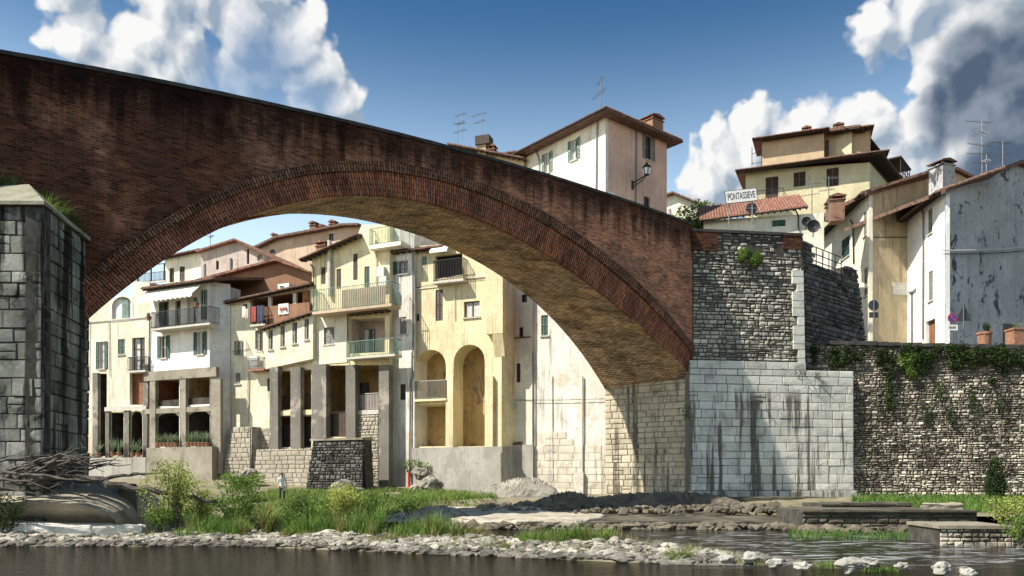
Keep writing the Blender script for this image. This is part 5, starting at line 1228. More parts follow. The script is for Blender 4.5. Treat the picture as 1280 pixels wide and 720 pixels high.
mb=MB(); mb.box(X(932,51.3),X(948,51.3),51.3+.03,51.3+.05,Z(260,51.3)-.04,Z(260,51.3)+.04); mb.build('bracket',M['metal_grey'],s)
# street-level signs behind the retaining wall
def gsz(D): return 9.7
D=53.5; s=thing('road_sign','round road sign with a small plate below, seen from the back by the tan house','sign',(X(1092.5,D),D,9.7))
mb=MB(); post(mb,X(1092.5,D),D,9.6,Z(374,D)); mb.build('post',M['metal_grey'],s)
mb=MB(); disc(mb,X(1092.5,D),D,Z(381.5,D),.36,.05); mb.build('disc',M['signback'],s)
mb=MB(); mb.box(X(1087,D),X(1098.5,D),D+.05,D+.07,Z(397,D),Z(390,D)); mb.build('plate',M['signback'],s)
D=53.0; s=thing('street_lamp','white globe street lamp on a slim dark post before the tan house','street lamp',(X(1140,55),55,9.7)); D=55
mb=MB(); mb.lathe((X(1140,D),D,9.6),[(.10,0),(.10,.5),(.055,.6),(.05,2.9+.2),(.05,Z(368,D)-9.6)],10); mb.lathe((X(1140,D),D,Z(368,D)),[(.12,0),(.14,.08)],10); mb.build('post',M['metal'],s)
mb=MB(); bmz=MB(); mb.rock((X(1140,D),D,Z(363,D)),.28,.28,.28,0,3,0); mb.build('globe',M['opal'],s,True)
D=52.3; s=thing('parking_sign','blue and red round no parking sign with a small white plate below','sign',(X(1190.5,D),D,9.7))
mb=MB(); post(mb,X(1190.5,D),D+.03,9.6,Z(391,D)); mb.build('post',M['metal_grey'],s)
x,z=X(1190.5,D),Z(397.5,D); mb=MB(); disc(mb,x,D,z,.31,-.02); a=mb.build('disc',M['red'],s)
mb=MB(); disc(mb,x,D,z,.255,-.028,.007); mb.build('face',M['blue'],a)
mb=MB(); c=cos(-pi/4)*.255; mb.prism([(x-.2-.035,z+.16),(x-.165,z+.2+.03),(x+.2+.035,z-.16),(x+.165,z-.2-.03)],D-.034,D-.029); mb.build('slash',M['red'],a)
mb=MB(); mb.box(X(1184.6,D),X(1197,D),D-.02,D,Z(413,D),Z(406,D)); pl_=mb.build('plate',M['signwhite'],s)
mb=MB()
for i in range(4): mb.box(x-.2+i*.11,x-.2+i*.11+.07,D-.025,D-.021,Z(411,D),Z(408,D))
mb.build('lettering',M['black'],pl_)
D=52.6; s=thing('warning_sign','dark triangular warning sign seen from the back, next to the no parking sign','sign',(X(1204.5,D),D,9.7))
mb=MB(); post(mb,X(1204.5,D),D,9.6,Z(383,D)); mb.build('post',M['metal_grey'],s)
mb=MB(); x=X(1205.5,D); mb.prism([(x-.54,Z(401,D)),(x+.54,Z(401,D)),(x+.03,Z(380.5,D)),(x-.03,Z(380.5,D))],D+.05,D+.07); mb.build('triangle',M['signback'],s)
def planter(label,px0,px1,D,zt,seed,round_):
    x=(X(px0,D)+X(px1,D))/2; r=(X(px1,D)-X(px0,D))/2; z0=9.75
    s=thing('planter',label,'planter',(x,D,z0)); mb=MB()
    if round_: mb.lathe((x,D,z0),[(r*.7,0),(r*.95,zt-z0-.15),(r*1.06,zt-z0-.15),(r*1.06,zt-z0),(r*.85,zt-z0),(r*.85,zt-z0-.12)],16)
    else: mb.box(x-r,x+r,D-r,D+r,z0,zt-.12); mb.box(x-r-.05,x+r+.05,D-r-.05,D+r+.05,zt-.12,zt)
    mb.build('pot',M['terracotta'],s); return x,zt
x,z=planter('round terracotta planter with a dark shrub below the blackened gable',1222,1239,52.6,Z(415.5,52.6),1,True)
mb=MB(); leaves(mb,(x-.05,52.6,z+.30),(.40,.36,.42),260,.13,2); mb.tube([(x,52.6,z-.1),(x,52.6,z+.3)],.03,5); tag(mb.build('potted_plant',[M['leaf_dark']]),'dark leafy shrub growing in the round planter','plant')
x,z=planter('square pale terracotta planter at the right edge of the street',1262,1280,52.2,Z(411,52.2),2,False)
mb=MB(); tuft(mb,x,52.2,z-.05,26,.7,.12,.07,.8); tag(mb.build('potted_plant',[M['agave']]),'small spiky plant growing in the square planter','plant')
# ================================================================== far bank: ledges, blocks and rocks
def slab(name,label,cat,pts,z0,z1,mat,jag=.08,n=10,parent=None,kind=None,top=.1):
    """low masonry/concrete slab with a worn, uneven edge; pts = plan outline"""
    ring=[]; P2=[Vector(p) for p in pts]
    for a,b in zip(P2,P2[1:]+P2[:1]):
        k=max(2,int((b-a).length/.22))
        for i in range(k): ring.append(a+(b-a)*i/k)
    c=sum(ring,Vector((0,0)))/len(ring); m=len(ring); mb=MB(); vs=[]; R=random.uniform
    lv=[(z0,.10),(z0+(z1-z0)*.35,.04),(z0+(z1-z0)*.7,.0),(z1-.05,.0),(z1,-.07)]
    for z,o in lv:
        for p in ring:
            d=(p-c).normalized(); q=p+d*(o+jag*(noise.noise(Vector((p.x*.9,p.y*.9,z*2)))*1.6+noise.noise(Vector((p.x*2.7,p.y*2.7,z*5)))))
            vs.append((q.x,q.y,z+jag*.6*noise.noise(Vector((p.x*.5,p.y*.5,9)))))
    fs=[]
    for l in range(len(lv)-1):
        for i in range(m): fs.append((l*m+i,l*m+(i+1)%m,(l+1)*m+(i+1)%m,(l+1)*m+i))
    base=(len(lv)-1)*m; prev=base
    for f in (.985,.95,.88,.78,.66,.52,.36,.18):
        b0=len(vs)
        for p in ring:
            q=c+(p-c)*f; vs.append((q.x,q.y,z1+top*.5*(1-f)+jag*.9*noise.noise(Vector((q.x*.8,q.y*.8,9)))+jag*.5*noise.noise(Vector((q.x*2.3,q.y*2.3,2)))))
        for i in range(m): fs.append((prev+i,prev+(i+1)%m,b0+(i+1)%m,b0+i))
        prev=b0
    fs.append(tuple(prev+i for i in range(m)))
    mb.add(vs,fs,0,1.0); o=mb.build(name,mat,parent)
    if label: tag(o,label,cat)
    if kind: tag(o,kind=kind)
    return o
slab('concrete_ledge','long flat worn pale ledge sloping to the water before the rock outcrop','ledge',[(X(548,36),36),(X(600,33.4),33.4),(X(660,32.8),32.8),(X(722,32.6),32.6),(X(752,36),36),(5.5,46.5),(-6.0,50),(X(545,40),40)],-.5,.30,[M['concrete_pale']],.12,top=.6)
def stone_front(name,label,cat,p0,d0,p1,d1,back,py,mat):
    """low block with a coursed stone front and a worn top slab"""
    fr=Frame(p0,d0,p1,d1); t=thing(name,label,cat,(fr.a.x,fr.a.y,-.3),fr.rz,local=True); zt=fr.uz((p0+p1)/2,py)[1]
    mb=MB(); masonry(mb,0,fr.L,-.3,zt-.10,(.10,.22),(.2,.75),.02,.07,0,.03,.2,.03,.03,(.5,1.7)); mb.box(0,fr.L,.05,back,-.4,zt-.1,1); mb.build('stone_face',[mat,M['mortar']],t)
    mb=MB(); n=max(3,int(fr.L/.9)); e=[0]+sorted(fr.L*(i+random.uniform(-.3,.3))/n for i in range(1,n))+[fr.L]
    for a,b in zip(e,e[1:]):
        j=random.uniform(-.06,.05); k=random.uniform(-.03,.03); mb.box(a+.012,b-.012,-.08+j,back,zt-.10,zt+k,0,random.uniform(.6,1.5))
    mb.build('top_slabs',[mat],t)
stone_front('concrete_ledge','long low stone ledge at the bridge foot with shadow in its colour, right of the pale one','ledge',727,33.6,1004,34.0,12.5,652,M['block_dark'])  # bridge shadow painted in: this half of the ledge takes the dark stone
slab('stone_step','low bluish stone step at the foot of the pale ashlar','step',[(X(884,47),47),(X(1045,47.6),47.6),(X(1047,49.2),49.2),(X(880,48.8),48.8)],.1,.95,[M['block_dark']],.06)
stone_front('river_block','long dark stone block with an upper step, right of the shade dark ledge','block',1003,31.6,1222,31.4,3.4,637,M['block_dark'])
stone_front('river_block','higher dark stone slab lying behind the long dark block','block',1026,35.6,1140,35.5,2.5,629,M['block_dark'])
slab('river_block','flat pale slab resting on the end of the dark river block','block',[(X(1150,32.6),32.6),(X(1205,32.6),32.6),(X(1200,34.6),34.6),(X(1154,34.6),34.6)],Z(637,32.6)-.1,Z(630.5,32.6),[M['concrete']],.08)
mb=MB()
for k in range(900):
    px=random.uniform(560,1215); D=random.gauss(33.2,.5) if px<1003 else random.gauss(31.2,.4); r=min(.32,.07*math.exp(abs(random.gauss(0,.7))))
    mb.rock((X(px,D),D,random.uniform(-.08,.12)),r*1.5,r*1.1,r*.7,k%83,1,.6,0,random.uniform(.3,1.5),0,random.uniform(0,3))
for k in range(800):
    px=random.uniform(600,1060); D=random.uniform(39,47); r=min(.3,.06*math.exp(abs(random.gauss(0,.7)))); mb.rock((X(px,D),D,.45+(D-39)*.02),r*1.4,r,r*.8,k%71,1,.6,0,random.uniform(.3,1.6),0,random.uniform(0,3))
tag(mb.build('rubble',[M['rock_dark']]),'small broken stones strewn along the ledges','rubble',kind='stuff')
BK=Frame(1175,24.4,1268,24.2); bt=thing('stone_block','squat pale stone built block at the right edge of the rapids','block',(BK.a.x,BK.a.y,-.2),BK.rz,local=True)
mb=MB(); zt=BK.uz(1220,657)[1]; masonry(mb,0,BK.L,-.2,zt-.1,(.10,.18),(.14,.34),.02,.05,0,.03,.2,.02,.02,(.7,1.3)); mb.box(0,BK.L,.04,2.4,-.3,zt-.1,1); mb.build('stone_face',[M['rubble_warm'],M['mortar']],bt)
mb=MB(); mb.box(-.05,BK.L+.05,-.06,2.45,zt-.1,zt); mb.build('cap_slab',M['concrete'],bt)
# bedded rock outcrop below the yellow house
def outcrop(name,label,c,rx,ry,h,ang,mat,seed,dip=.6,nx=80,ny=40):
    mb=MB(); vs=[]
    for j in range(ny):
        for i in range(nx):
            u=i/(nx-1)*2-1; v=j/(ny-1)*2-1; f=max(0,1-u*u)**.6*max(0,1-v*v)**.5
            lay=(u*rx*.75+v*ry*1.3+dip*1.6*noise.noise(Vector((u*2,v*2,seed))))*2.2
            st=(lay-math.floor(lay)); z=h*f*(.60+.45*u)+.30*f*(1-st)**1.5+.12*f*noise.noise(Vector((u*6,v*9,seed)))
            x=u*rx+.10*noise.noise(Vector((u*5,v*5,seed+3))); y=v*ry
            vs.append((c[0]+x*cos(ang)-y*sin(ang),c[1]+x*sin(ang)+y*cos(ang),c[2]+z-.1))
    mb.add(vs,[(j*nx+i,j*nx+i+1,(j+1)*nx+i+1,(j+1)*nx+i) for j in range(ny-1) for i in range(nx-1)],0,1.0)
    return tag(mb.build(name,[mat]),label,'rock')
outcrop('rock_outcrop','pale bedded rock outcrop sloping up against the house wall beside the bridge foot',(X(635,53),52.0,.65),3.4,2.6,2.0,.1,M['rock'],3)
outcrop('rock_outcrop','low flat rock shelf at the end of the grass, before the concrete ledge',(X(535,38),37.5,.25),2.0,2.0,.55,.2,M['rock'],5)
outcrop('rock_outcrop','dark damp ridge of rock behind the ledge under the arch',(X(800,46.5),46.8,.6),6.0,1.3,.9,-.05,M['rock_dark'],8,.8,70,20)
outcrop('rock_outcrop','short dark rubble bank behind the pale ledge',(X(700,46.5),46.4,.6),1.9,1.1,.85,0,M['rock_dark'],11,.8)
for i,(px,py,r,d,lb) in enumerate(((428,612,.9,55,'grey boulder below the blackened bastion'),(446,615,.65,55.5,'smaller round boulder beside the grey one below the bastion'),(540,605,.75,57,'pale boulder against the rough grey base wall'),(527,592,.6,58.2,'mossy stone lodged against the base wall by the red pipe'),(518,612,.45,56.5,'low stone at the foot of the red pipe'),(309,592,.7,60.5,'weathered stone lying at the foot of the buttress'))):
    mb=MB(); mb.rock((X(px,d),d,Z(py,d)),r,r*.8,r*.7,i+3,3,.45,0,1.0); tag(mb.build('boulder',[M['rock']]),lb,'boulder','boulders on the bank')
# gravel bar
mb=MB(); R=random.uniform; n=0
while n<8000:
    x=R(-20,10.5); y=bar_front(x)+abs(random.gauss(0.0,1.15))+.10
    h=bank_h(x,y)
    if h<-.10: continue
    if x>6.5 and random.random()<.6: continue
    r=min(.15,.034*math.exp(abs(random.gauss(0,.7)))); mb.rock((x,y,h+r*.15),r*R(1.0,1.8),r*R(.7,1.2),r*R(.4,.7),n%97,2 if r>.08 else 1,.55,0,R(.3,1.7)*(1 if h>.09 else .35),0,R(0,3)); n+=1
tag(mb.build('gravel',[M['gravel']]),'pale pebbles heaped along the gravel bar','gravel',kind='stuff')
bl=[(1064,706,.26,17.0,'largest white boulder in the shallows'),(1088,703,.20,17.6,'white boulder just right of the largest one'),(1128,708,.16,17.2,'small rounded white stone right of the pair'),(1178,711,.24,16.9,'flat pale boulder toward the right edge'),(1210,716,.17,16.6,'low flat stone at the bottom right'),(970,704,.17,18.2,'pale stone at the end of the gravel bar'),(1004,708,.19,17.6,'pale stone between the bar and the largest boulder'),(880,694,.22,20,'whitish stone by the yellow green tuft'),(906,700,.20,19,'pale flat stone left of the shallows'),(940,698,.24,19,'broad pale stone at the tail of the bar'),(655,682,.28,23,'dark wet stone at the bar edge'),(800,688,.26,21.4,'pale boulder right of the big grass clump'),(290,674,.30,26.2,'dark stone at the water line below the bushes'),(545,660,.30,27,'grey boulder behind the bar in mid picture'),(610,676,.22,23.3,'rounded grey stone left of the big grass clump')]
for i,(px,py,r,d,lb) in enumerate(bl):
    mb=MB(); mb.rock((X(px,d),d,max(-.05,Z(py,d))),r*.95,r*.75,r*.55,i*5+1,3,.6,0,R(.8,1.25),0,R(-.5,.5)); tag(mb.build('boulder',[M['boulder'] if 'dark' not in lb else M['rock_dark']]),lb,'boulder','boulders along the gravel bar')
# concrete apron below the pier
mb=MB(); nx,ny=110,44; vs=[]
for j in range(ny):
    for i in range(nx):
        u=i/(nx-1); v=j/(ny-1); xe=X(150,26.2); x=-27+(xe+27)*u
        r=max(0,1-max(0,(x-(xe-2.4))/2.4)**2)**.5
        if j==0: y,z=26.9,.45
        elif j==1: y,z=25.9,1.02+.25*(r-1)
        else: f=(j-2)/(ny-3); y=25.7+4*f; z=.75+(1.95-.75)*r*(.45+.55*min(1,f*1.6)**.85)
        vs.append((x,y+.06*noise.noise(Vector((x*1.3,j,1))),z+.05*noise.noise(Vector((x*.9,y*.9,2)))+.03*noise.noise(Vector((x*3,y*3,2)))))
mb.add(vs,[(j*nx+i,j*nx+i+1,(j+1)*nx+i+1,(j+1)*nx+i) for j in range(ny-1) for i in range(nx-1)],0,1.0)
e=[(xe,25.8,.75),(xe,29.9,.75),(xe,29.9,-.4),(xe,26.9,-.4)]; mb.add(e,[(0,1,2,3)],0,.8)
tag(mb.build('concrete_apron',[M['concrete']]),'rounded worn concrete apron spreading at the foot of the left pier','apron')
slab('concrete_shelf','pale lime crusted shelf under the concrete apron at the water','shelf',[(-22,25.6),(X(20,25.5),25.5),(X(110,25.4),25.4),(X(176,25.8),25.8),(X(182,26.5),26.5),(X(165,27.4),27.4),(-22,27.6)],-.3,.52,[M['white_shelf']],.09,top=.35)
slab('stone_block','dark square block beside the concrete apron','block',[(X(148,27.5),27.5),(X(171,27.5),27.5),(X(171,29),29),(X(148,29),29)],-.3,Z(606,27.5),[M['block_dark']],.04)
# driftwood
def branch(mb,a,b,r0,r1,bend=.3,n=8,twigs=0):
    a,b=Vector(a),Vector(b); L=(b-a).length; o=Vector((R(-1,1),R(-1,1),R(-.5,1)))*bend*L*.25; pts=[]
    for i in range(n+1):
        f=i/n; pts.append(a+(b-a)*f+o*sin(pi*f)+Vector((R(-1,1),R(-1,1),R(-1,1)))*.02*L*(0<i<n))
    mb.tube(pts,[r0+(r1-r0)*i/n for i in range(n+1)],6)
    for _ in range(twigs):
        k=random.randint(2,n-1); q=pts[k]; branch(mb,q,q+Vector((R(-.6,1),R(-.5,.5),R(-.3,.6)))*L*.3,r0*.35,r1*.5,.3,4)
mb=MB()
for k in range(40):
    x0=R(-17.5,-14.9); a=(x0,R(25.2,27.6),R(1.8,2.2)+.35*random.random()); d=R(.8,2.6); an=R(-.35,.35)
    branch(mb,a,(a[0]+d*cos(an),a[1]+d*sin(an)*.6,a[2]+R(-.45,.55)),R(.03,.075),.012,R(.1,.7),7,random.randint(0,3))
for k in range(8):
    a=(X(R(20,75),25.2),25.3,Z(R(575,600),25.2)); branch(mb,a,(X(R(90,128),25),25+R(-.3,.3),Z(R(555,600),25)),.05,.01,.5,8,3)
tag(mb.build('driftwood_pile',M['drift']),'tangled pile of grey driftwood branches caught against the left pier','driftwood')
mb=MB(); branch(mb,(X(95,26.5),26.5,Z(598,26.5)),(X(272,26.8),26.8,Z(627,26.8)),.16,.05,.05,12,2); tag(mb.build('driftwood_log',M['drift']),'long bare trunk lying out from the apron over the young willow','log')
mb=MB(); branch(mb,(X(120,27),27,Z(599,27)),(X(212,27.3),27.3,Z(592,27.3)),.08,.02,.08,9,2); tag(mb.build('driftwood_log',M['drift']),'thin straight branch lying above the long bare trunk','log')

# ================================================================== vegetation
GV='bushes along the gravel bar'
def bush(name,label,px,py,D,w,h,n,size,mat,seed,grp=GV,stems=10,clump=1.6,cat='bush',spread=.5,thr=-.1,up=.3):
    x,z=X(px,D),Z(py,D); t=thing(name,label,cat,(x,D,z),group=grp)
    mb=MB()
    tips=[]
    for k in range(stems):
        a=R(0,2*pi); rr=w*spread*R(.2,1); tip=(x+rr*cos(a),D+rr*sin(a)*.8,z+h*R(.55,.95)); branch(mb,(x+R(-.1,.1)*w,D+R(-.1,.1),z-.15),tip,.022,.006,.25,6,1); tips.append(tip)
    mb.build('stems',M['bark'],t)
    mb=MB(); n=int(n*1.7)
    leaves(mb,(x,D,z+h*.5),(w*.5,w*.42,h*.52),int(n*.45),size,seed,clump,thr,None,up)
    for tp in tips: 
        for f in (.45,.7,.95): leaves(mb,(x+(tp[0]-x)*f,D+(tp[1]-D)*f,z+(tp[2]-z)*f),(w*.13,w*.13,h*.15),max(3,int(n*.55/stems/3)),size,seed,clump,-.6,None,up)
    mb.build('foliage',[mat],t); return t
bush('young_willow','tall airy yellow green young willow near the apron',216,655,26.6,2.3,2.15,2300,.085,M['leaf_bright'],1,stems=16,spread=.42)
bush('bush','dark low bush at the foot of the young willow',200,662,26.2,1.2,.75,700,.08,M['leaf'],2)
bush('bush','bright bush spreading right of the young willow',250,655,27.5,1.6,1.2,1100,.08,M['leaf_bright'],13,stems=9)
bush('bush','green leafy bush between the willow and the spiky plant',298,655,27.0,1.7,1.35,1500,.085,M['leaf'],3)
bush('bush','broad green bush right of the spiky plant',385,662,26.4,1.9,1.2,1700,.085,M['leaf'],4)
bush('bush','slender yellowish green bush in the middle of the bar',428,655,26.8,1.7,1.35,1500,.085,M['leaf_bright'],5)
bush('bush','rounded green bush left of the tall grass',462,655,27.2,1.6,1.1,1200,.08,M['leaf'],6)
bush('bush','low green bush on the bank behind the grass',510,640,33,1.6,.7,800,.09,M['leaf'],7)
bush('bush','small bush on the grassy bank below the garden wall',300,615,48,3.2,1.2,1000,.16,M['leaf'],8)
bush('bush','yellow green bush in the bottom right corner by the stone block',1262,655,25.5,1.5,.9,900,.07,M['leaf_bright'],9)
bush('bush','dark shrub hanging over the water at the right edge',1277,680,23.5,1.2,.9,800,.07,M['leaf'],10)
bush('bush','dark bush at the left edge below the apron',6,668,25.4,1.2,1.3,1000,.08,M['leaf_dark'],12)
x,D=X(1244,47.2),47.2; t=thing('conical_shrub','dense dark cone shaped shrub against the retaining wall','shrub',(x,D,1.0))
mb=MB(); leaves(mb,(x,D,2.05),(.75,.6,1.25),3200,.13,3,2.2,-.6,lambda p: hypot(p.x,p.y)<(1.05-(p.z+1)*.32),.2); mb.build('foliage',[M['leaf_dark']],t)
mb=MB(); mb.tube([(x,D,.8),(x,D,2.6)],.05,6); mb.build('stem',M['bark'],t)
# grass clumps
def clump(label,px,py,D,w,n,h,mat,lean=.5,bw=.022,nt=30,dy=.5,cat='grass clump',nm='grass_clump',grp='grass clumps on the gravel bar'):
    mb=MB(); x=X(px,D); 
    for k in range(nt):
        xx=x+R(-1,1)*w/2; yy=D+R(-dy,dy); z=max(.0,bank_h(xx,yy)) if D<40 else Z(py,D)
        q=.55+.9*max(0,.5+noise.noise(Vector((xx*1.1,yy*1.1,px)))); tuft(mb,xx,yy,z-.03,int(n/nt*R(.4,1.4)),h*R(.55,1.05)*q,.17,bw,lean*R(.7,1.5),1 if random.random()<.22 else 0)
    return tag(mb.build(nm,[mat,M['grass_dry'] if mat is not M['grass_dry'] else M['grass']]),label,cat,grp)
clump('long lush clump of tall grass in the middle of the bar',500,660,25.2,3.2,2400,.85,M['grass'],.6,.022,60,.9)
clump('bright tall grass left of the lush clump',410,665,25.6,2.6,1500,.80,M['grass'],.6,.022,45,.7)
clump('big green grass clump standing before the shadowed ledge',715,680,22.6,2.7,2600,.62,M['grass'],.55,.018,60,.45)
clump('left end of the big grass clump, lower and denser',668,680,23.0,1.2,800,.45,M['grass'],.6,.018,26,.4)
clump('yellow green tuft by the pale stones',850,697,19.6,.75,420,.36,M['grass_dry'],.7,.014,14,.25)
clump('tall bright grass between the willow and the spiky plant',270,662,25.8,2.0,1200,.75,M['grass'],.6,.022,34,.6)
clump('low bright grass on the bank behind the green bushes',360,645,30,5.0,1800,.5,M['grass'],.6,.03,50,1.2)
clump('thin grass at the edge of the lush clump',575,665,25.5,1.4,420,.55,M['grass_dry'],.6,.02,16,.5)
clump('sparse reeds at the water line under the lush clump',480,678,23.3,1.0,180,.35,M['grass_dry'],.6,.016,9,.2)
clump('small tuft in the pebbles left of the big clump',620,688,21.8,.6,160,.32,M['grass_dry'],.6,.014,7,.2)
clump('small grass tuft on the gravel below the apron',88,668,26.3,.8,200,.38,M['grass_dry'],.6,.018,8,.2)
clump('grassy patch on the gravel at the far left',35,668,26.6,1.2,260,.42,M['grass'],.6,.018,10,.2)
clump('grass between the boulders in the shallows',1105,706,17.6,.7,260,.26,M['grass'],.7,.012,10,.2)
clump('short grass tuft behind the largest white boulder',1030,700,18.3,.8,260,.24,M['grass_dry'],.7,.012,10,.2)
clump('narrow grass tuft left of the shallows',930,700,19.0,.7,200,.24,M['grass_dry'],.7,.012,8,.2)
clump('spiky agave like plant with stiff leaves among the bushes',335,660,26.4,.35,170,1.45,M['grass'],.65,.05,4,.15,'spiky plant','spiky_plant','bushes along the gravel bar')
# turf and weeds that nobody could count
mb=MB()
for k in range(9500):
    x=R(-17,-1); y=R(30,57)
    h=bank_h(x,y)
    if h<.03 or noise.noise(Vector((x*.3,y*.22,5)))<-.3: continue
    for q in range(4): blade(mb,x+R(-.2,.2),y+R(-.2,.2),h-.02,R(.14,.5),.05,R(.2,1),R(0,6.3),1 if random.random()<.25 else 0,R(.2,1.8),2)
tag(mb.build('bank_grass',[M['grass'],M['grass_dry']]),'short grass and weeds covering the far bank','grass',kind='stuff')
mb=MB()
for k in range(4200):
    D=R(38,48.3); x=X(R(1066,1300),D); z=lerp(.45,.95,(D-38)/9)
    for q in range(2): blade(mb,x,D+R(-.1,.1),z-.25,R(.3,.75),.06,R(.3,1),R(0,6.3),0,R(0,1.6),2)
tag(mb.build('wall_foot_grass',[M['grass']]),'band of grass at the foot of the retaining wall','grass',kind='stuff')
mb=MB(); mb.add([(13,36,.35),(40,36,.4),(40,51,.9),(16,51,.9)],[(0,1,2,3)],0,1.0); tag(mb.build('wall_foot_ground',[M['soil']]),kind='structure')
mb=MB()
for k in range(2600):
    D=R(26.5,31); px=R(985,1215); x=X(px,D)
    if noise.noise(Vector((x*.7,D*.7,2)))<-.15: continue
    blade(mb,x,D,-.03,R(.08,.30),.025,R(.3,1.1),R(0,6.3),0,R(0,1.3),2)
tag(mb.build('water_weed',[M['grass']]),'low weed growing from the shallows before the dark blocks','weeds',kind='stuff')
mb=MB()
for k in range(520):
    px=R(20,1040); x=X(px,22); y=bar_front(x)+R(.4,3.2); h=bank_h(x,y)
    if h>.02: tuft(mb,x,y,h-.02,random.randint(3,9),R(.12,.34),.08,.014,.7)
tag(mb.build('gravel_weeds',[M['grass_dry']]),'thin weeds scattered through the pebbles','weeds',kind='stuff')
# ivy on the retaining wall and tower
def ivy(label,pts,n,size,mat,seed,fr,yo=-.18,clump=1.3):
    mb=MB()
    for (px,py,rw_,rh) in pts:
        u,z=fr.uz(px,py,yo); w=fr.world(u,yo,z); leaves(mb,(w.x,w.y,w.z),(rw_,.22,rh),n,size,seed+px,clump,-.25,None,.1)
    return tag(mb.build('ivy',[mat]),label,'ivy','climbing plants on the walls')
ivy('long ragged fringe of dark ivy hanging from the street wall below the white house',[(R(1128,1292),435+abs(random.gauss(0,15)),R(.25,.6),R(.2,.5)) for _ in range(60)],190,.14,M['leaf_dark'],1,FW)
ivy('bright green ivy tuft right of the street wall corner',[(1135,450,.75,.8),(1142,462,.5,.6)],700,.15,M['leaf'],2,FW)
ivy('dark creeper trailing across the wall beside the stone tower',[(R(1008,1118),436+abs(random.gauss(0,13)),R(.25,.5),R(.2,.4)) for _ in range(26)]+[(1112,470+i*12,.25,.4) for i in range(4)],170,.14,M['leaf_dark'],3,FW)
ivy('thin dead creeper stems with sparse leaves low on the wall',[(1175,490,.5,.7),(1160,520,.25,.8),(1215,500,.3,.9),(1250,500,.35,.9),(1190,520,.3,.6)],220,.13,M['leaf_dark'],4,FW)
ivy('green caper bush growing from the middle of the tower face',[(938,316,.75,.45),(945,325,.5,.4),(930,322,.4,.3)],600,.12,M['leaf'],5,FT)
ivy('small weed tuft in a joint of the pale ashlar',[(953,503,.22,.2)],60,.09,M['leaf_dark'],6,FT,-.6)
ivy('dark weed growing at the upper corner of the ashlar',[(1001,467,.35,.2),(1022,470,.2,.3)],80,.09,M['leaf_dark'],7,FT,-.6)
ivy('dark plant sprouting from the wall of the abutment',[(857,515,.25,.5)],110,.1,M['leaf_dark'],8,FT,-.3)
ivy('shrubby weeds growing on the base wall by the red pipe',[(520,580,.5,.4),(531,585,.5,.5),(509,582,.3,.5)],130,.14,M['leaf'],9,Gh.fr,-.6)
# grass on top of the left pier
mb=MB()
for k in range(90):
    x=R(-20.5,-16.4); y=50+(x-11.3)*.729-.25-abs(random.gauss(0,.3)); f=(x+20.5)/4.1; tuft(mb,x,y,12.35-.9*max(0,f-.5)/.5-.1,24,R(.45,1.0),.2,.022,.9)
tag(mb.build('grass_clump',[M['grass']]),'tuft of long grass growing on the stone cap of the left pier','grass clump','grass clumps on the pier')
mb=MB()
for k in range(40):
    f=k/39; p=Vector((-16.2,27.6)).lerp(Vector((-16.35,30.2)),f); tuft(mb,p.x+R(-.1,.2),p.y+R(-.1,.1),11.15+R(0,.2),22,R(.4,.75),.15,.02,1.2)
tag(mb.build('grass_clump',[M['leaf']]),'dark grass hanging over the right side of the left pier','grass clump','grass clumps on the pier')
# agaves and pots in the arcade bays
GA='potted plants in the arcade bays'
def agaves(fr,lst,lab,y):
    for i,(px,py,h) in enumerate(lst):
        u,z=fr.uz(px,py,y); w=fr.world(u,y,z); t=thing('potted_agave',lab[i],'potted plant',(w.x,w.y,w.z),group=GA)
        mb=MB(); mb.lathe((w.x,w.y,w.z),[(.16,0),(.22,.28),(.25,.28),(.25,.33),(.2,.33)],10); mb.build('pot',M['terracotta'],t)
        mb=MB(); tuft(mb,w.x,w.y,w.z+.28,34,h,.12,.07,.75); mb.build('leaves',[M['agave']],t)
nm=['first','second','third','fourth','fifth','sixth','seventh']
agaves(B.fr,[(198+i*4.4,558.5,.95) for i in range(6)],['%s potted agave from the left in the left bay under the white house'%nm[i] for i in range(6)],-.55)
agaves(B.fr,[(236+i*4.6,558,1.1) for i in range(6)],['%s potted agave from the left in the right bay under the white house'%nm[i] for i in range(6)],-.55)
agaves(A.fr,[(123,571,1.2),(141,570,1.7),(149,570,1.5),(166,571,1.4),(173,571,1.3)],['agave in the tall narrow bay of the cream house','large agave in the middle bay of the cream house','paler agave beside the large one in the middle bay','agave left in the bay by the drainpipe','agave right in the bay by the drainpipe'],-.6)
agaves(B.fr,[(186,400.5,.5),(245.5,384,.5)],['flower pot at the left end of the awning balcony','flower pot near the right end of the awning balcony'],-1.0)
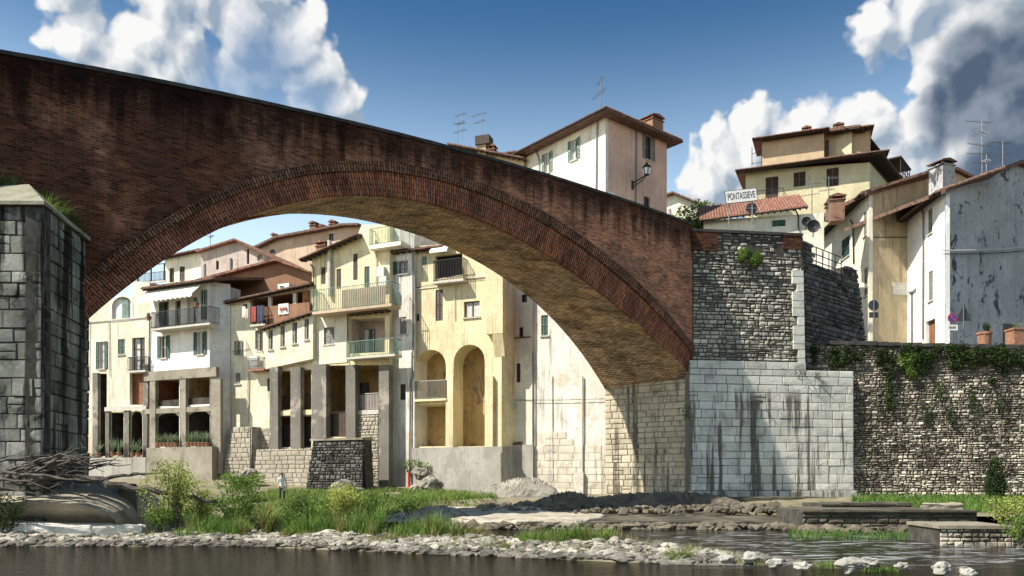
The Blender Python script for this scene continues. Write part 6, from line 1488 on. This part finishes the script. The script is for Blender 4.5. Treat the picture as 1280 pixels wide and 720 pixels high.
# washing
GL='washing on the yellow house'
for i,(px,py,w,h,mt,lb) in enumerate(((304.5,390,.35,.9,'curtain','white cloth hung at the left of the washing line'),(308,392,.3,.8,'pink','pink shirt hung on the washing line'),(317,393,.45,1.2,'cloth_red','dark red towel hung on the balcony rail'),(325,392,.6,1.3,'cloth_blue','dark blue garment hung on the balcony rail'),(353.5,386,1.0,.85,'curtain','pale rug with a red pattern draped over the dark parapet'))):
    u,z=C.fr.uz(px,py,-1.0 if i<4 else -.55); mb=MB(); n=7; vs=[]; yb=-1.0 if i<4 else -.48
    for a in range(n):
        for b in range(n): vs.append((u+w*(a/(n-1)-.5),yb+.04*sin(a*1.7+i)*b/n,z+h/2-h*b/(n-1)))
    mb.add(vs,[(a*n+b,a*n+b+1,(a+1)*n+b+1,(a+1)*n+b) for a in range(n-1) for b in range(n-1)])
    if i==4:
        for a in range(3): mb.box(u-.3+a*.25,u-.16+a*.25,yb-.08,yb-.05,z-.12,z+.12,1)
    conv2=[]
    for q in mb.v: w_=C.fr.world(*q); conv2.append(tuple(w_))
    mb.v=conv2; o=tag(mb.build('hung_washing',[M[mt],M['cloth_red']] ),lb,'washing',GL); md=o.modifiers.new('thickness','SOLIDIFY'); md.thickness=.012
# trees
def tree(name,label,x,y,z,h,cr,n,size,mat,seed,grp='trees behind the houses'):
    t=thing(name,label,'tree',(x,y,z),group=grp); mb=MB(); mb.tube([(x,y,z-.3),(x+.1,y,z+h*.35),(x,y+.1,z+h*.7)],[h*.035,h*.026,h*.012],8)
    for k in range(7):
        a=R(0,6.3); branch(mb,(x,y,z+h*R(.3,.6)),(x+cr*.8*cos(a),y+cr*.8*sin(a),z+h*R(.55,.9)),h*.014,.02,.3,6)
    mb.build('trunk',M['bark'],t); mb=MB()
    for k in range(9): leaves(mb,(x+R(-.55,.55)*cr,y+R(-.55,.55)*cr,z+h*R(.45,.88)),(cr*.5,cr*.5,h*.17),n//9,size,seed+k,.8,-.15)
    mb.build('crown',[mat],t)
tree('tree','green tree in the gap between the stone pier and the cream house',X(101,73),73,1.5,6.2,1.5,2600,.22,M['leaf'],1)
tree('tree','leafy tree beside the low tiled house, right of the small yellow house',X(868,70),70,16,10.4,2.0,6500,.24,M['leaf'],4)
tree('tree','dark tree top behind the low tiled house',X(896,100),100,20,13.5,3.0,1500,.3,M['leaf_dark'],6)
# ================================================================== person on the bank
def person():
    D=47.5; x=X(352.5,D); z=Z(633,D); bank=max(z,bank_h(x,D))
    z=bank
    H=1.72; J={'pel':(0,0,.93),'spine':(0,.01,1.15),'chest':(0,.02,1.36),'neck':(0,.0,1.50),'head':(0,-.02,1.62),'top':(0,-.01,1.70),
       'shl':(-.19,.02,1.42),'ell':(-.26,.06,1.14),'wrl':(-.22,-.10,.93),'hal':(-.21,-.16,.86),'shr':(.19,.02,1.42),'elr':(.27,.05,1.15),'wrr':(.26,-.05,.90),'har':(.26,-.08,.82),
       'hil':(-.10,0,.90),'knl':(-.12,-.03,.50),'anl':(-.12,.02,.09),'tol':(-.13,-.14,.04),'hir':(.10,0,.90),'knr':(.12,-.08,.50),'anr':(.13,.06,.09),'tor':(.14,-.10,.04)}
    rad={'pel':.15,'spine':.135,'chest':.155,'neck':.06,'head':.10,'top':.07,'shl':.07,'ell':.045,'wrl':.032,'hal':.04,'shr':.07,'elr':.045,'wrr':.032,'har':.04,'hil':.10,'knl':.062,'anl':.045,'tol':.04,'hir':.10,'knr':.062,'anr':.045,'tor':.04}
    E_=[('pel','spine'),('spine','chest'),('chest','neck'),('neck','head'),('head','top'),('chest','shl'),('shl','ell'),('ell','wrl'),('wrl','hal'),('chest','shr'),('shr','elr'),('elr','wrr'),('wrr','har'),('pel','hil'),('hil','knl'),('knl','anl'),('anl','tol'),('pel','hir'),('hir','knr'),('knr','anr'),('anr','tor')]
    ks=list(J); me=bpy.data.meshes.new('person'); me.from_pydata([J[k] for k in ks],[(ks.index(a),ks.index(b)) for a,b in E_],[])
    o=bpy.data.objects.new('person',me); COL.objects.link(o); o.modifiers.new('skin','SKIN'); sv=me.skin_vertices[0].data
    for i,k in enumerate(ks): sv[i].radius=(rad[k],rad[k]*(.75 if k in('pel','spine','chest') else 1)); sv[i].use_root=(k=='pel')
    s=o.modifiers.new('sub','SUBSURF'); s.levels=2; s.render_levels=2
    bpy.context.view_layer.update(); m2=bpy.data.meshes.new_from_object(o.evaluated_get(bpy.context.evaluated_depsgraph_get())); bpy.data.objects.remove(o)
    for k in ('skin','shirt','trousers'): m2.materials.append(M[k])
    for p in m2.polygons:
        c=p.center; p.material_index=2 if c.z<.97 and abs(c.x)<.20 and not (c.y<-.09 and c.z>.7) else 1 if c.z<1.49 and (c.z>1.16 or abs(c.x)<.18) else 0; p.use_smooth=True
    o=bpy.data.objects.new('person',m2); COL.objects.link(o); o.location=(x,D,z-.02); o.rotation_euler=(0,0,.5)
    tag(o,'person in a white shirt and dark trousers standing on the grassy bank','person')
    mb=MB(); mb.rock((0,.01,1.675),.105,.115,.085,1,2,.15); h=mb.build('hair',M['hair']); h.parent=o
person()
for o in bpy.data.objects:
    if 'local' in o: del o['local']
